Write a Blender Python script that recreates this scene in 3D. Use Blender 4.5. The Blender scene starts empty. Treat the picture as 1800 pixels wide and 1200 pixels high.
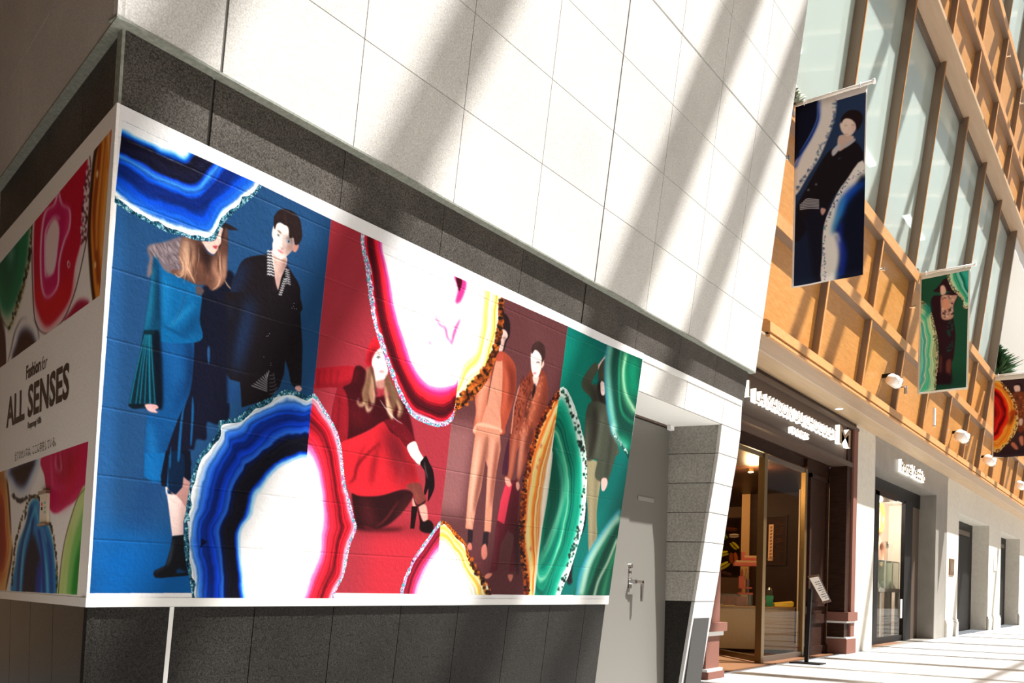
import bpy, bmesh, math, random
import numpy as np
from mathutils import Vector, Matrix
random.seed(5)
S = bpy.context.scene
COL = S.collection
# ---------------------------------------------------------------- camera, sky, sun, exposure
# world axes: X runs along the street fronts, Y into the buildings, Z up; metres
EYE, FPX, PY0, ROLL, HEAD = 1.2, 1560.256, 1031.3, 0.0216981, math.radians(36.2826)
cam = bpy.data.cameras.new('camera'); camo = bpy.data.objects.new('camera', cam); COL.objects.link(camo); S.camera = camo
cam.sensor_width = 36; cam.lens = FPX/1800*36; cam.shift_y = (PY0-600)/1800; cam.clip_end = 400
fw = Vector((math.cos(HEAD), math.sin(HEAD), 0)); rt = Vector((math.sin(HEAD), -math.cos(HEAD), 0)); up = Vector((0, 0, 1))
c_, s_ = math.cos(ROLL), math.sin(ROLL)
rt2 = rt*c_+up*s_; up2 = up*c_-rt*s_
camo.matrix_world = Matrix(((rt2.x, up2.x, -fw.x, 0), (rt2.y, up2.y, -fw.y, 0), (rt2.z, up2.z, -fw.z, EYE), (0, 0, 0, 1)))

w = bpy.data.worlds.new('sky'); S.world = w; w.use_nodes = True
bg = w.node_tree.nodes['Background']; bg.inputs[0].default_value = (.93, .97, 1, 1); bg.inputs[1].default_value = .42
sun = bpy.data.lights.new('sun', 'SUN'); sun.energy = 16; sun.angle = math.radians(.75); sun.color = (1, .98, .945)
suno = bpy.data.objects.new('sun', sun); COL.objects.link(suno)
suno.rotation_euler = Vector((-.46, .49, -1)).to_track_quat('-Z', 'Y').to_euler(); suno.location = (12, -12, 30)
S.view_settings.view_transform = 'Standard'; S.view_settings.look = 'None'; S.view_settings.exposure = 0.0; S.view_settings.gamma = 1; S.view_settings.use_curve_mapping = False
S.cycles.max_bounces = 8
# ---------------------------------------------------------------- print painting (numpy)
def homog(src, dst):
    A = []
    for (x, y), (u, v) in zip(src, dst):
        A.append([x, y, 1, 0, 0, 0, -u*x, -u*y]); A.append([0, 0, 0, x, y, 1, -v*x, -v*y])
    b = np.array(dst, float).ravel()
    return np.append(np.linalg.solve(np.array(A, float), b), 1).reshape(3, 3)

def crom(P, closed=True, n=5):
    P = np.array(P, float)
    k = len(P)
    if k < 3: return P
    Q = np.vstack([P[-1:], P, P[:2]]) if closed else np.vstack([2*P[:1]-P[1:2], P, 2*P[-1:]-P[-2:-1]])
    t = np.linspace(0, 1, n, endpoint=False)[:, None]
    out = []
    for i in range(k if closed else k-1):
        a, b, c, d = Q[i], Q[i+1], Q[i+2], Q[i+3]
        out.append(.5*((2*b)+(c-a)*t+(2*a-5*b+4*c-d)*t**2+(3*b-a-3*c+d)*t**3))
    if not closed: out.append(P[-1:])
    return np.vstack(out)

def boxblur(a, r):
    r = int(round(r))
    if r < 1: return a
    for _ in range(2):
        for ax in (0, 1):
            p = np.pad(a, [(r+1, r) if i == ax else (0, 0) for i in range(a.ndim)], mode='edge')
            c = np.cumsum(p, axis=ax, dtype=np.float32 if a.size < 4e5 else np.float64)
            n = a.shape[ax]
            hi = np.take(c, np.arange(2*r+1, 2*r+1+n), axis=ax); lo = np.take(c, np.arange(0, n), axis=ax)
            a = ((hi-lo)/(2*r+1)).astype(np.float32)
    return a

RNG = np.random.RandomState(7)
def vnoise(h, w, cy, cx):
    """smooth value noise on an h x w grid, cell size cy x cx pixels, 0..1"""
    gh, gw = int(h/cy)+3, int(w/cx)+3
    g = RNG.rand(gh, gw).astype(np.float32)
    y = np.arange(h, dtype=np.float32)/cy; x = np.arange(w, dtype=np.float32)/cx
    iy, ix = y.astype(int), x.astype(int)
    fy, fx = y-iy, x-ix
    fy = (fy*fy*(3-2*fy))[:, None]; fx = (fx*fx*(3-2*fx))[None]
    a = g[iy][:, ix]; b = g[iy][:, ix+1]; c = g[iy+1][:, ix]; d = g[iy+1][:, ix+1]
    return (a*(1-fx)+b*fx)*(1-fy)+(c*(1-fx)+d*fx)*fy
def n1(x, seed=0):
    """1-D smooth noise of an array"""
    g = np.random.RandomState(seed).rand(4096).astype(np.float32)
    i = np.floor(x).astype(int); f = x-i; f = f*f*(3-2*f)
    return g[i % 4096]*(1-f)+g[(i+1) % 4096]*f

class Canvas:
    def __init__(s, W, H, Hm, base=(255, 255, 255), bow=None):
        s.W, s.H, s.Hm, s.bow = W, H, Hm, bow
        s.im = np.empty((H, W, 3), np.float32); s.im[:] = base
        s.clip = None; s.z = (0, 0, 1); s.last = None
    def crop(s, ox, oy, k): s.z = (ox, oy, k)
    def px(s, P):
        P = np.array(P, float)/s.z[2]+np.array(s.z[:2])
        return P
    def map(s, P):
        P = np.array(P, float)
        if s.bow: P = s.bow(P)
        q = np.c_[P, np.ones(len(P))] @ s.Hm.T
        return q[:, :2]/q[:, 2:]
    def mask(s, C, soft=0):
        """anti-aliased coverage of canvas polygon C -> (y0,x0,array)"""
        pad = int(soft*2.2)+2
        x0 = max(0, int(C[:, 0].min())-pad); x1 = min(s.W, int(C[:, 0].max())+pad+2)
        y0 = max(0, int(C[:, 1].min())-pad); y1 = min(s.H, int(C[:, 1].max())+pad+2)
        if x1 <= x0 or y1 <= y0: return None
        SS = 3; h, w = y1-y0, x1-x0
        acc = np.zeros((h*SS, w+2), np.float32)
        A = C-np.array([x0, y0]); B = np.roll(A, -1, 0)
        for (ax, ay), (bx, by) in zip(A, B):
            if ay == by: continue
            sg = 1. if by > ay else -1.
            if sg < 0: ax, ay, bx, by = bx, by, ax, ay
            r0 = max(0, int(np.ceil(ay*SS-.5))); r1 = min(h*SS, int(np.ceil(by*SS-.5)))
            if r1 <= r0: continue
            r = np.arange(r0, r1); x = ax+((r+.5)/SS-ay)*(bx-ax)/(by-ay)
            x = np.clip(x, 0, w); ix = x.astype(int); f = x-ix
            np.add.at(acc, (r, ix), sg*(1-f)); np.add.at(acc, (r, ix+1), sg*f)
        m = np.abs(np.cumsum(acc, 1)[:, :w]).clip(0, 1).reshape(h, SS, w).mean(1)
        if soft > .5: m = boxblur(m, soft/1.6)
        return y0, x0, m
    def paint(s, M, col, a=1., keep=False):
        if M is None: return
        y0, x0, m = M; h, w = m.shape
        m = m*a
        if s.clip is not None: m = m*s.clip[y0:y0+h, x0:x0+w]
        m = m[..., None]; R = s.im[y0:y0+h, x0:x0+w]
        if callable(col): col = col(y0, x0, h, w)
        R += (np.asarray(col, np.float32)-R)*m
    def poly(s, P, col, soft=0, a=1., sm=True, setclip=False, raw=False):
        P = np.array(P, float) if raw else s.px(P)
        if sm: P = crom(P)
        C = s.map(P); k = s.sc(P.mean(0))
        M = s.mask(C, soft*k)
        s.paint(M, col, a)
        if setclip and M is not None:
            s.clip = np.zeros((s.H, s.W), np.float32); y0, x0, m = M
            s.clip[y0:y0+m.shape[0], x0:x0+m.shape[1]] = m
        return M
    def sc(s, p):
        q = s.map([p, (p[0], p[1]+4), (p[0]+4, p[1])])
        return .5*(np.hypot(*(q[1]-q[0]))+np.hypot(*(q[2]-q[0])))/4
    def stroke(s, P, w, col, soft=1., a=1., taper=True):
        """brush stroke; w in crop units"""
        P = crom(s.px(P), False, 6); w = w/s.z[2]
        d = np.gradient(P, axis=0); d /= np.linalg.norm(d, axis=1)[:, None]+1e-9
        n = np.c_[-d[:, 1], d[:, 0]]; t = np.linspace(0, 1, len(P))[:, None]
        ww = w/2*(np.sqrt(np.sin(np.pi*(.04+.92*t))) if taper else 1)
        Q = np.vstack([P+n*ww, (P-n*ww)[::-1]])
        s.paint(s.mask(s.map(Q), soft*s.sc(P.mean(0))), col, a)
    def reg(s, P, col, soft=0, a=1., sm=True, strokes=()):
        """a garment: filled shape, then soft folds clipped to it"""
        s.poly(P, col, soft, a, sm, setclip=True)
        for k in strokes: s.stroke(*k)
        s.clip = None
    def agate(s, O, I, ctr, pals, split=None, crust=6, warp=.05, seed=1, jit=2.5, hole=(255, 255, 255), fine=1.):
        """O/I outlines and centre; pals = [(x_limit, stops, crustcols)], stops = [(t,rgb)...] from rim to hole"""
        O = crom(s.px(O), True, 6); I = crom(s.px(I), True, 6); c = s.map([s.px([ctr])[0]])[0]
        Oc, Ic = s.map(O), s.map(I)
        M = s.mask(Oc, 0)
        if M is None: return
        y0, x0, m = M; h, w = m.shape
        Y, X = np.mgrid[y0:y0+h, x0:x0+w].astype(np.float32)
        th = np.arctan2(Y-c[1], X-c[0]); r = np.hypot(X-c[0], Y-c[1])
        def rad(Cc):
            D = Cc-c; a = np.arctan2(D[:, 1], D[:, 0]); rr = np.hypot(D[:, 0], D[:, 1])
            o = np.argsort(a); a, rr = a[o], rr[o]
            g = np.linspace(-np.pi, np.pi, 1441)
            rg = np.interp(g, np.r_[a-2*np.pi, a, a+2*np.pi], np.r_[rr, rr, rr])
            rg = np.convolve(np.r_[rg[-6:-1], rg, rg[1:6]], np.ones(7)/7, 'same')[5:-5]
            return np.interp(th, g, rg)
        k = s.sc(O.mean(0)); rO = rad(Oc); rI = rad(Ic)
        aa = th/(2*np.pi)+.5; st = RNG.get_state(); RNG.seed(seed)
        jitter = (n1(aa*160, seed)-.5)*jit*k+(n1(aa*520, seed+1)-.5)*jit*.7*k; jitter[r < 3] = 0
        nz = vnoise(h, w, 34*k, 34*k)-.5; nf = vnoise(h, w, 2.1*k, 2.1*k); ns = vnoise(h, w, 5*k, 5*k); nn = vnoise(h, w, 9*k, 9*k)-.5
        d = rO-r
        t = d/np.maximum(rO-rI, 4); t = t+jitter*.6/np.maximum(rO-rI, 4)*np.clip(1-t*3, 0, 1)
        edge = m*(d+jitter > -jit*k*.0).astype(np.float32)
        tw = t+warp*nz*1.2+warp*.4*nn
        tw = np.where(t > 1.15, t, tw)
        out = np.zeros((h, w, 3), np.float32)
        Xw = X
        lo = -1e9
        for xl, stops, cr in pals:
            if xl is None: sel = Xw >= lo
            else:
                # boundary given by two points (canvas line)
                (ax, ay), (bx, by) = s.map([s.px([xl[0]])[0], s.px([xl[1]])[0]])
                lim = ax+(Y-ay)*(bx-ax)/(by-ay)
                sel = (Xw >= lo) & (Xw < lim)
            ts = np.array([q[0] for q in stops]); cs = np.array([q[1] for q in stops], float)
            v = np.stack([np.interp(tw, ts, cs[:, i]) for i in range(3)], -1)
            fl = (n1(tw*26+nz*2, seed+9)-.5)*.34*fine+(n1(tw*70+nz*3, seed+8)-.5)*.14*fine; hole_w = np.clip((ts[-1]-tw)*14, 0, 1)
            v = v*(1+(fl*hole_w)[..., None])
            cw = crust*k*(.6+.8*n1(aa*90, seed+3))
            zc = d < cw
            q = np.clip((nf*.65+ns*.5-.2)*len(cr), 0, len(cr)-1e-3).astype(int)
            v[zc] = np.array(cr, float)[q][zc]
            out[sel] = v[sel]
            if xl is not None: lo = lim
        RNG.set_state(st)
        s.paint((y0, x0, edge), np.clip(out, 0, 255))
def bowR(P):
    P = P.copy(); s = np.clip((P[:, 0]-208)/920, -.05, 1.05); yt = 192+s*428
    v = np.clip((1048-P[:, 1])/(1048-yt), 0, 1); P[:, 1] += 4*s*(1-s)*(8*v-3*(1-v)); return P

def paint_front(W, H, Hm):
    c = Canvas(W, H, Hm, (250, 249, 250), bowR)
    Z = dict(A=(200,360,5), B=(200,580,5), C=(220,800,5), D=(380,350,6.667), E=(380,520,6.667), F=(540,580,5), G=(580,740,5),
             H=(800,520,5), I=(800,740,3.75), J=(980,560,5), K=(900,660,3), L=(620,390,3.243), M=(310,670,3.077), Z=(150,180,2.609), P=(0,0,1), S=(540,700,3))
    z = lambda k: c.crop(*Z[k])
    z('P')
    bl0, bl1 = (579.3,379), (512,1043.5); rb0, rb1 = (819,489), (757,1046); gb0, gb1 = (995.6,570), (935,1047)
    TL, BL, TR, BR = (213,230), (152,1041.5), (1127,631.5), (1070,1046)
    top = lambda x: 230+(x-213)*.4065+4*(x-213)*(x-1127)*(-1)*0
    # grounds
    def ground(P, col, soft=0):
        c.clip = None; c.poly(P, col, 0, 1, False, setclip=True)
    ground([(213,213),(333,267),(447,316),bl0,bl1,BL], (30,70,114))
    c.stroke([(190,300),(160,1000)], 60, (38,92,150), 16, .8, False)
    c.stroke([(150,1020),(420,1050)], 190, (3,92,172), 45, .8, False)
    c.stroke([(270,830),(240,930)], 120, (20,56,104), 26, .6)
    c.stroke([(470,360),(560,420)], 80, (38,84,132), 20, .6)
    ground([bl0,(633,403),(740,453),rb0,rb1,bl1], (166,50,62))
    c.stroke([(640,1000),(780,1010)], 160, (205,45,60), 30, .85, False)
    c.stroke([(590,540),(640,420)], 70, (172,56,68), 20, .6)
    c.stroke([(620,930),(770,930)], 40, (96,30,34), 14, .6)
    ground([rb0,(868,512),(900,526),gb0,gb1,rb1], (94,52,54))
    c.stroke([(800,740),(775,900)], 70, (160,104,104), 18, .8, False)
    c.stroke([(930,560),(960,620)], 60, (98,60,60), 14, .6)
    c.stroke([(800,1040),(930,1040)], 130, (92,40,46), 24, .7, False)
    ground([gb0,(1060,602),TR,BR,gb1], (4,106,98))
    c.stroke([(1010,590),(1000,760)], 70, (6,134,114), 20, .9, False)
    c.stroke([(1080,800),(1050,900)], 80, (6,92,86), 20, .7, False)
    c.clip = None

    # ---------------- woman in blue
    z('B')
    dk = (12,16,34)
    c.poly([(720,0),(1000,0),(990,370),(1000,760),(900,830),(805,810),(800,960),(715,960),(690,1050),(640,1060),(660,1200),(450,1200),(420,900),(640,500)], (16,18,36), 2, 1)
    c.poly([(820,90),(832,200),(822,300),(806,200)], (32,76,124), 1)
    z('A')
    c.poly([(740,760),(1000,560),(1060,750),(1000,1000),(1010,1200),(740,1200)], (14,18,34), 3)
    # skirt
    z('B')
    c.reg([(400,0),(640,0),(690,100),(680,350),(650,560),(560,760),(470,1000),(400,1200),(262,1200),(275,800),(290,740),(400,700),(390,300)], (14,72,128), 1, 1, True,
          [([(440,60),(520,300),(560,560)],120,(22,88,150),14,.7),([(640,60),(665,350),(600,620)],70,(10,34,70),10,.8),([(560,420),(560,600),(520,740)],60,(8,50,100),8,.5),([(300,800),(330,1100),(350,1200)],80,(20,104,168),10,.8),([(480,900),(420,1100)],80,(8,40,80),10,.6),([(420,60),(400,300)],30,(10,50,96),6,.5)])
    z('C')
    c.reg([(160,-20),(340,-20),(320,100),(300,240),(230,240),(152,185)], (12,92,156), 1, 1, False, [([(190,0),(240,230)],50,(24,116,184),8,.7),([(330,0),(310,200)],30,(8,50,96),6,.7)])
    c.poly([(300,180),(345,-40),(560,-40),(565,200),(520,260),(430,340),(370,380),(350,280),(305,270)], (12,16,30), 1, 1, False)
    c.poly([(372,0),(386,0),(376,200),(372,380),(346,380),(356,200)], (14,80,136), .6, 1, False)
    c.poly([(376,0),(500,0),(498,250),(440,335),(374,380)], (8,30,58), 1, .9)
    # leg and boot
    c.poly([(498,190),(560,240),(525,470),(430,380),(350,278),(340,280),(355,300),(430,350),(490,280)], (186,136,130), 1, 1, False)
    c.reg([(345,290),(360,340),(430,350),(480,400),(525,470),(498,590),(498,705),(400,714),(372,480)], (238,208,202), .8, 1, False, [([(500,420),(500,700)],50,(150,90,84),8,.8),([(400,420),(430,690)],50,(250,228,220),8,.7)])
    c.poly([(340,280),(356,282),(352,350),(346,340)], (240,220,215), .6, 1, False)
    c.reg([(402,712),(500,702),(508,850),(530,1000),(545,1060),(440,1070),(300,1082),(250,1078),(232,1045),(245,1015),(340,970),(385,820)], (18,20,26), .8, 1, False, [([(410,740),(380,900),(350,980)],14,(96,110,128),4,.8),([(250,1030),(330,985)],12,(120,135,160),3,.8)])
    c.poly([(450,1000),(500,1020),(530,1030),(440,1040)], (10,70,130), 2, .8)
    z('B')
    # hanging panels of the dress
    for P in ([(625,630),(600,720),(580,950),(565,1135),(545,1135),(560,900),(585,720)], [(676,580),(690,700),(672,990),(658,990),(666,800)], [(490,1020),(486,1200),(474,1200),(478,1100)]):
        c.poly(P, (18,88,146), 1, .9)
    # torso
    z('A')
    c.reg([(350,440),(480,570),(620,660),(720,700),(760,790),(740,1000),(745,1190),(400,1200),(395,1080),(330,1000),(300,900),(318,640)], (10,92,148), 1.5, 1, True,
          [([(440,620),(430,760),(420,1000)],70,(26,128,190),14,.8),([(350,480),(360,700),(380,1080)],60,(8,30,56),8,.9),([(700,860),(560,990),(460,1080)],26,(40,150,200),6,.7),([(480,920),(430,1010)],26,(36,140,195),6,.6),
           ([(720,950),(640,1100),(560,1110)],60,(6,40,76),12,.8),([(520,880),(500,960)],40,(6,64,110),10,.6),([(750,800),(730,1190)],70,(8,34,64),14,.9),([(480,620),(640,700)],40,(8,50,90),8,.6)])
    c.stroke([(632,690),(580,900),(500,1060)], 6, (60,60,90), 1, .7)
    c.stroke([(420,1060),(500,1100),(640,1170)], 14, (6,40,80), 3, .8)
    # sleeve
    c.reg([(345,445),(320,560),(312,700),(285,900),(258,1050),(240,1200),(380,1200),(400,1080),(385,900),(375,700),(360,500)], (10,60,92), 1, 1, True,
          [([(330,540),(300,860),(262,1140)],46,(28,132,168),9,.85),([(370,620),(375,1000)],40,(6,24,44),8,.9)])
    z('B')
    c.reg([(250,0),(380,0),(385,300),(410,600),(395,700),(350,690),(240,690),(150,690),(115,665),(160,440),(215,200)], (8,34,46), .8, 1, False)
    for x0, x1, wd in ((262,128,9),(272,180,8),(282,215,9),(292,258,7),(300,305,14),(312,350,10)):
        c.stroke([(x0,40),(x0*.5+x1*.5-4,330),(x1,650)], wd, (22,120,150), 1.5, .9, False)
    c.poly([(120,655),(240,652),(250,668),(190,692),(140,686)], (10,20,30), 1)
    c.poly([(330,60),(395,60),(420,650),(360,650),(345,400)], (6,14,26), 3, .9)
    c.reg([(262,655),(350,655),(378,682),(350,700),(372,725),(330,724),(285,705)], (226,168,168), 1, 1, True, [([(330,670),(370,690)],14,(150,60,60),3,.7)])
    # fur collar, hair, face
    z('A')
    c.reg([(300,350),(420,325),(600,275),(640,400),(620,600),(500,600),(420,560),(345,430),(325,520),(318,610),(280,630),(285,540),(300,470),(280,400)], (112,98,104), 2.5, 1, True)
    for i in range(150):
        a = RNG.rand(); b = RNG.rand(); x = 296+a*300; y = 345+b*(70+a*190)-a*50
        c.stroke([(x,y),(x+16,y+22),(x+20+RNG.rand()*20,y+50)], 7, [(160,146,150),(74,62,68),(134,118,124)][i % 3], 1.2, .8)
    c.poly([(710,700),(780,740),(745,790),(712,770)], (84,70,74), 2)
    c.poly([(760,300),(880,270),(900,200),(930,180),(975,190),(980,400),(900,420),(860,420),(800,380)], (40,26,28), 2)
    c.reg([(760,310),(870,300),(905,225),(915,180),(945,190),(930,260),(930,310),(920,335),(905,350),(900,375),(880,410),(855,422),(815,395),(775,340)], (226,190,178), 1.2, 1, True, [([(925,190),(935,250)],20,(120,80,76),5,.7),([(800,330),(850,400)],40,(244,214,204),8,.6)])
    c.poly([(855,350),(880,345),(905,348),(895,358),(888,375),(868,368)], (170,60,66), 1)
    c.poly([(960,140),(1010,160),(1085,206),(1000,206),(930,185)], (34,26,30), 1, 1, False)
    c.reg([(590,280),(700,290),(760,320),(800,400),(870,430),(930,330),(960,200),(985,220),(985,480),(975,620),(930,700),(850,745),(800,700),(700,690),(620,650),(500,600),(500,570),(590,560),(560,470)], (92,60,50), 2, 1, True,
          [([(630,290),(620,450),(640,600)],50,(236,196,164),8,.9),([(600,300),(560,480),(590,600),(520,600)],34,(196,150,120),6,.8),([(680,320),(690,460),(640,560),(690,660)],26,(206,160,128),5,.8),
           ([(740,340),(800,440),(830,560)],90,(26,16,18),12,.9),([(700,520),(760,520),(740,600)],30,(130,82,60),6,.7),([(880,460),(870,560),(920,640),(860,730)],50,(204,148,120),8,.8),
           ([(960,430),(950,560),(960,640)],34,(224,172,142),7,.8),([(780,600),(850,650)],30,(170,112,84),6,.8),([(960,240),(970,420)],40,(60,32,28),8,.8)])
    for P in ([(520,600),(560,630),(600,590),(590,520)], [(610,480),(650,580),(700,680)], [(960,650),(990,700),(1030,740)], [(850,740),(900,700),(930,620)], [(560,440),(600,540),(570,610)]):
        c.stroke(P, 9, (226,180,146), 1.2, .85)
    for i in range(46):
        a = RNG.rand(); x = 600+a*340; y = 330+RNG.rand()*120
        if 740 < x < 880 and y < 440: continue
        c.stroke([(x,y),(x-10+RNG.rand()*30,y+110),(x-40+RNG.rand()*70,y+200+RNG.rand()*60)], 6, [(224,176,142),(60,36,28),(180,126,96)][i % 3], 1.2, .55)
    # ---------------- man in black (blue side)
    z('D')
    c.reg([(310,680),(560,620),(640,640),(800,740),(900,880),(960,1000),(966,1120),(966,1300),(600,1340),(160,1300),(160,980),(210,860)], (26,20,24), 1.2, 1, True,
          [([(330,690),(240,900),(150,1100),(120,1300)],110,(24,52,100),20,.8),([(400,1050),(360,1250)],60,(22,44,88),16,.6)])
    z('E')
    c.reg([(60,-60),(960,-60),(975,300),(992,560),(985,900),(975,1060),(905,1075),(855,1000),(830,860),(790,730),(775,900),(720,1060),(600,1200),(280,1300),(260,1000),(100,960),(90,400)], (24,19,23), 1.2, 1, False,
          [([(390,0),(330,300),(250,620),(200,900)],110,(26,60,114),20,.85),([(160,60),(120,260)],60,(20,60,120),10,.7),([(250,0),(170,500),(140,900)],60,(14,14,24),10,.7)])
    c.poly([(95,895),(170,1010),(260,1060),(270,1250),(105,1250)], (28,66,116), 2, .9, False)
    c.poly([(-60,-60),(80,-80),(130,300),(110,900),(110,1250),(-60,1250)], (16,18,34), 6, .95, False)
    # shirt tail and dots
    for j in range(9):
        t = j/8; y = 860+t*180; x0 = 600-t*205; 
        c.stroke([(x0,y),(x0+.35*(580-x0),y+30-6*t),(580,y+70-t*2)], 9, (190,190,198), .8, .85, False)
    for j in range(6):
        y = 900+j*42; c.stroke([(605,y+20+j*2),(660,y+16),(700-abs(j-4)*14,y-10)], 8, (120,120,130), .8, .8, False)
    for x, y in ((605,425),(590,450),(573,456),(625,775),(540,700),(885,100),(868,120),(900,125),(920,128),(893,62),(620,800)):
        c.poly([(x-4,y-4),(x+4,y-4),(x+4,y+4),(x-4,y+4)], (170,170,175), .4, .8, False)
    c.reg([(905,1075),(915,1045),(965,1040),(985,1080),(950,1110)], (210,160,160), 1)
    z('D')
    # neck, face
    c.poly([(640,560),(800,640),(800,760),(740,900),(720,1045),(690,1000),(660,850),(640,700)], (214,178,166), 1, 1)
    c.stroke([(700,860),(715,1030)], 60, (110,70,68), 8, .9)
    c.stroke([(760,700),(790,720),(740,860)], 40, (70,40,40), 8, .9)
    c.reg([(655,280),(640,330),(634,390),(650,450),(640,500),(650,600),(690,650),(740,672),(790,650),(850,590),(885,540),(920,420),(860,250),(760,240),(690,250)], (246,228,220), 1, 1, True,
          [([(860,430),(850,520),(800,640)],110,(120,78,70),12,.85),([(770,380),(765,540)],22,(120,80,74),4,.85),([(880,480),(860,580)],60,(96,56,50),8,.7),([(650,330),(640,400)],12,(200,150,140),3,.6)])
    c.poly([(880,560),(900,500),(940,480),(945,530),(915,585),(885,582)], (190,130,116), 1.2)
    c.stroke([(790,430),(830,425),(890,470)], 34, (34,22,24), 5, .9)
    c.poly([(808,440),(835,450),(845,480),(812,475)], (130,160,180), 1.5); c.poly([(822,452),(838,455),(838,476),(824,472)], (30,30,40), 1)
    c.stroke([(700,330),(725,352),(745,375)], 16, (60,36,34), 2, .9)
    c.poly([(688,372),(715,378),(735,398),(720,410),(695,395)], (150,160,160), 1.5); c.poly([(702,380),(716,384),(716,400),(704,396)], (70,80,90), 1)
    c.stroke([(735,545),(755,552),(772,545)], 12, (110,60,56), 2, .9)
    c.stroke([(700,562),(740,588),(768,602)], 18, (190,70,84), 2, .95); c.stroke([(710,620),(750,630)], 14, (170,110,100), 4, .5)
    c.reg([(660,170),(700,110),(760,78),(850,92),(920,140),(965,210),(985,330),(985,420),(950,490),(905,500),(885,420),(860,425),(835,410),(825,300),(770,262),(720,235),(690,260),(670,320),(655,290),(655,220)], (38,26,26), 1.2, 1, True,
          [([(780,120),(800,250)],20,(110,90,88),4,.6),([(720,130),(690,220)],24,(84,66,64),5,.5),([(860,150),(930,260)],30,(70,54,54),8,.5)])
    # patterned collar
    c.poly([(625,550),(580,610),(572,760),(580,860),(655,885),(665,850),(640,700)], (22,18,22), .8, 1, False)
    c.poly([(795,760),(850,900),(850,965),(780,960),(720,1070),(705,1125),(700,1060),(750,900)], (22,18,22), .8, 1, False)
    for j in range(9):
        y = 580+j*34; w = 20+min(j,3)*8
        c.stroke([(578,y+8),(594,y-4),(608,y+10),(622,y),(640,y+14),(640+w*.5,y+20)], 12, (244,244,248), .7, 1, False)
    for j in range(7):
        y = 795+j*28; c.stroke([(785+j*2,y),(800+j*4,y-6),(815+j*4,y+8),(838+j*3,y+6)], 9, (226,226,232), .7, 1, False)
    for j in range(8):
        y = 910+j*26; x = 770-j*8; c.stroke([(x,y-10),(x+12,y+6),(x+26,y-2),(x+36,y+10)], 9, (236,236,240), .7, 1, False)

    # ---------------- woman in red
    z('F')
    c.poly([(255,500),(300,480),(480,330),(560,560),(700,560),(850,640),(930,970),(860,1020),(700,880),(650,800),(520,870),(290,980),(200,800)], (74,14,22), 2)
    tx = [([(90,340),(80,480)],20,(70,12,20),3,.8),([(140,330),(130,470)],16,(80,14,22),3,.7),([(200,320),(190,470)],18,(84,16,24),3,.7),([(260,330),(240,470)],20,(86,16,24),3,.7),([(60,480),(260,490),(420,420)],36,(86,14,22),7,.8)]
    c.reg([(62,330),(120,320),(230,305),(400,302),(415,380),(380,440),(300,490),(180,490),(50,500),(55,440)], (176,28,42), 1.2, 1, True, tx)
    c.reg([(412,302),(500,340),(560,560),(700,600),(800,780),(700,800),(655,790),(540,860),(340,950),(330,700),(300,500),(370,450)], (60,12,18), 1.5, 1, True,
          [([(360,620),(420,760),(560,760)],110,(110,20,30),18,.7),([(420,340),(400,440)],30,(140,24,36),6,.8)])
    c.reg([(250,510),(300,500),(345,620),(340,940),(270,960),(205,800)], (142,24,36), 1.5, 1, True, [([(270,560),(250,900)],24,(70,10,18),4,.8),([(320,560),(320,900)],20,(180,34,46),4,.6)])
    for i in range(170):
        x = 250+RNG.rand()*480; y = 560+RNG.rand()*300-(x-250)*.12
        c.stroke([(x,y),(x+8,y+14)], 7, [(150,26,38),(40,8,14)][i % 2], 1.2, .5)
    c.reg([(660,790),(800,780),(900,900),(935,970),(900,1005),(855,1020),(780,920)], (104,18,28), 1.5, 1, True, [([(840,900),(890,980)],30,(170,34,46),6,.7)])
    for i in range(80):
        x = 720+RNG.rand()*170; y = 800+(x-720)*.85+RNG.rand()*80
        c.stroke([(x,y),(x+8,y+10)], 6, [(176,34,46),(50,8,14)][i % 2], 1, .6)
    # face
    c.reg([(560,230),(600,160),(640,130),(690,300),(695,350),(680,400),(640,440),(600,470),(575,400),(570,330),(552,280)], (250,236,232), 1.2, 1, True, [([(570,330),(590,450)],24,(226,170,160),7,.6),([(655,260),(660,315)],14,(226,180,172),4,.6)])
    c.poly([(585,440),(660,420),(680,470),(640,500),(600,490)], (190,130,118), 2)
    c.stroke([(588,190),(610,184),(630,205)], 9, (90,60,56), 1.5, .9); c.stroke([(592,226),(610,212),(634,224)], 8, (40,34,40), 1, .9)
    c.poly([(600,222),(612,216),(622,226),(610,234)], (96,120,120), 1)
    c.stroke([(615,350),(640,346),(665,352)], 12, (170,50,62), 2, .9); c.stroke([(632,368),(655,374)], 12, (206,90,100), 2, .9)
    c.stroke([(630,310),(650,318)], 8, (210,150,140), 2, .8)
    c.reg([(500,250),(520,140),(560,60),(600,30),(625,110),(630,135),(590,160),(555,210),(550,290),(525,305),(508,290)], (206,30,44), 1.2, 1, True, [([(600,140),(550,200),(530,300)],44,(96,12,22),8,.85),([(530,160),(570,70)],30,(232,50,62),8,.7)])
    for P, w, q in (([(520,310),(515,440),(490,540),(500,620),(440,650)],46,(150,112,86)),([(550,310),(560,420),(540,520),(560,640)],50,(166,128,98)),([(545,320),(520,470),(500,600),(530,690)],38,(120,84,62)),
                    ([(560,380),(575,470),(570,640)],24,(214,176,140)),([(440,590),(430,630),(470,655),(495,600)],12,(226,184,150)),([(500,640),(520,700),(560,660)],20,(230,192,160)),
                    ([(690,380),(700,480),(740,560),(740,700)],70,(110,78,58)),([(670,480),(690,600),(720,700),(730,770)],34,(196,156,122)),([(710,420),(760,560),(810,680),(790,760)],44,(120,88,66)),([(690,590),(700,700),(745,770)],22,(232,194,160)),([(770,600),(800,680),(780,750)],18,(206,164,130))):
        c.stroke(P, w, q, 3, .95)
    c.poly([(540,310),(560,320),(590,470),(600,560),(580,540),(565,420)], (60,34,30), 2, .8)
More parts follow.
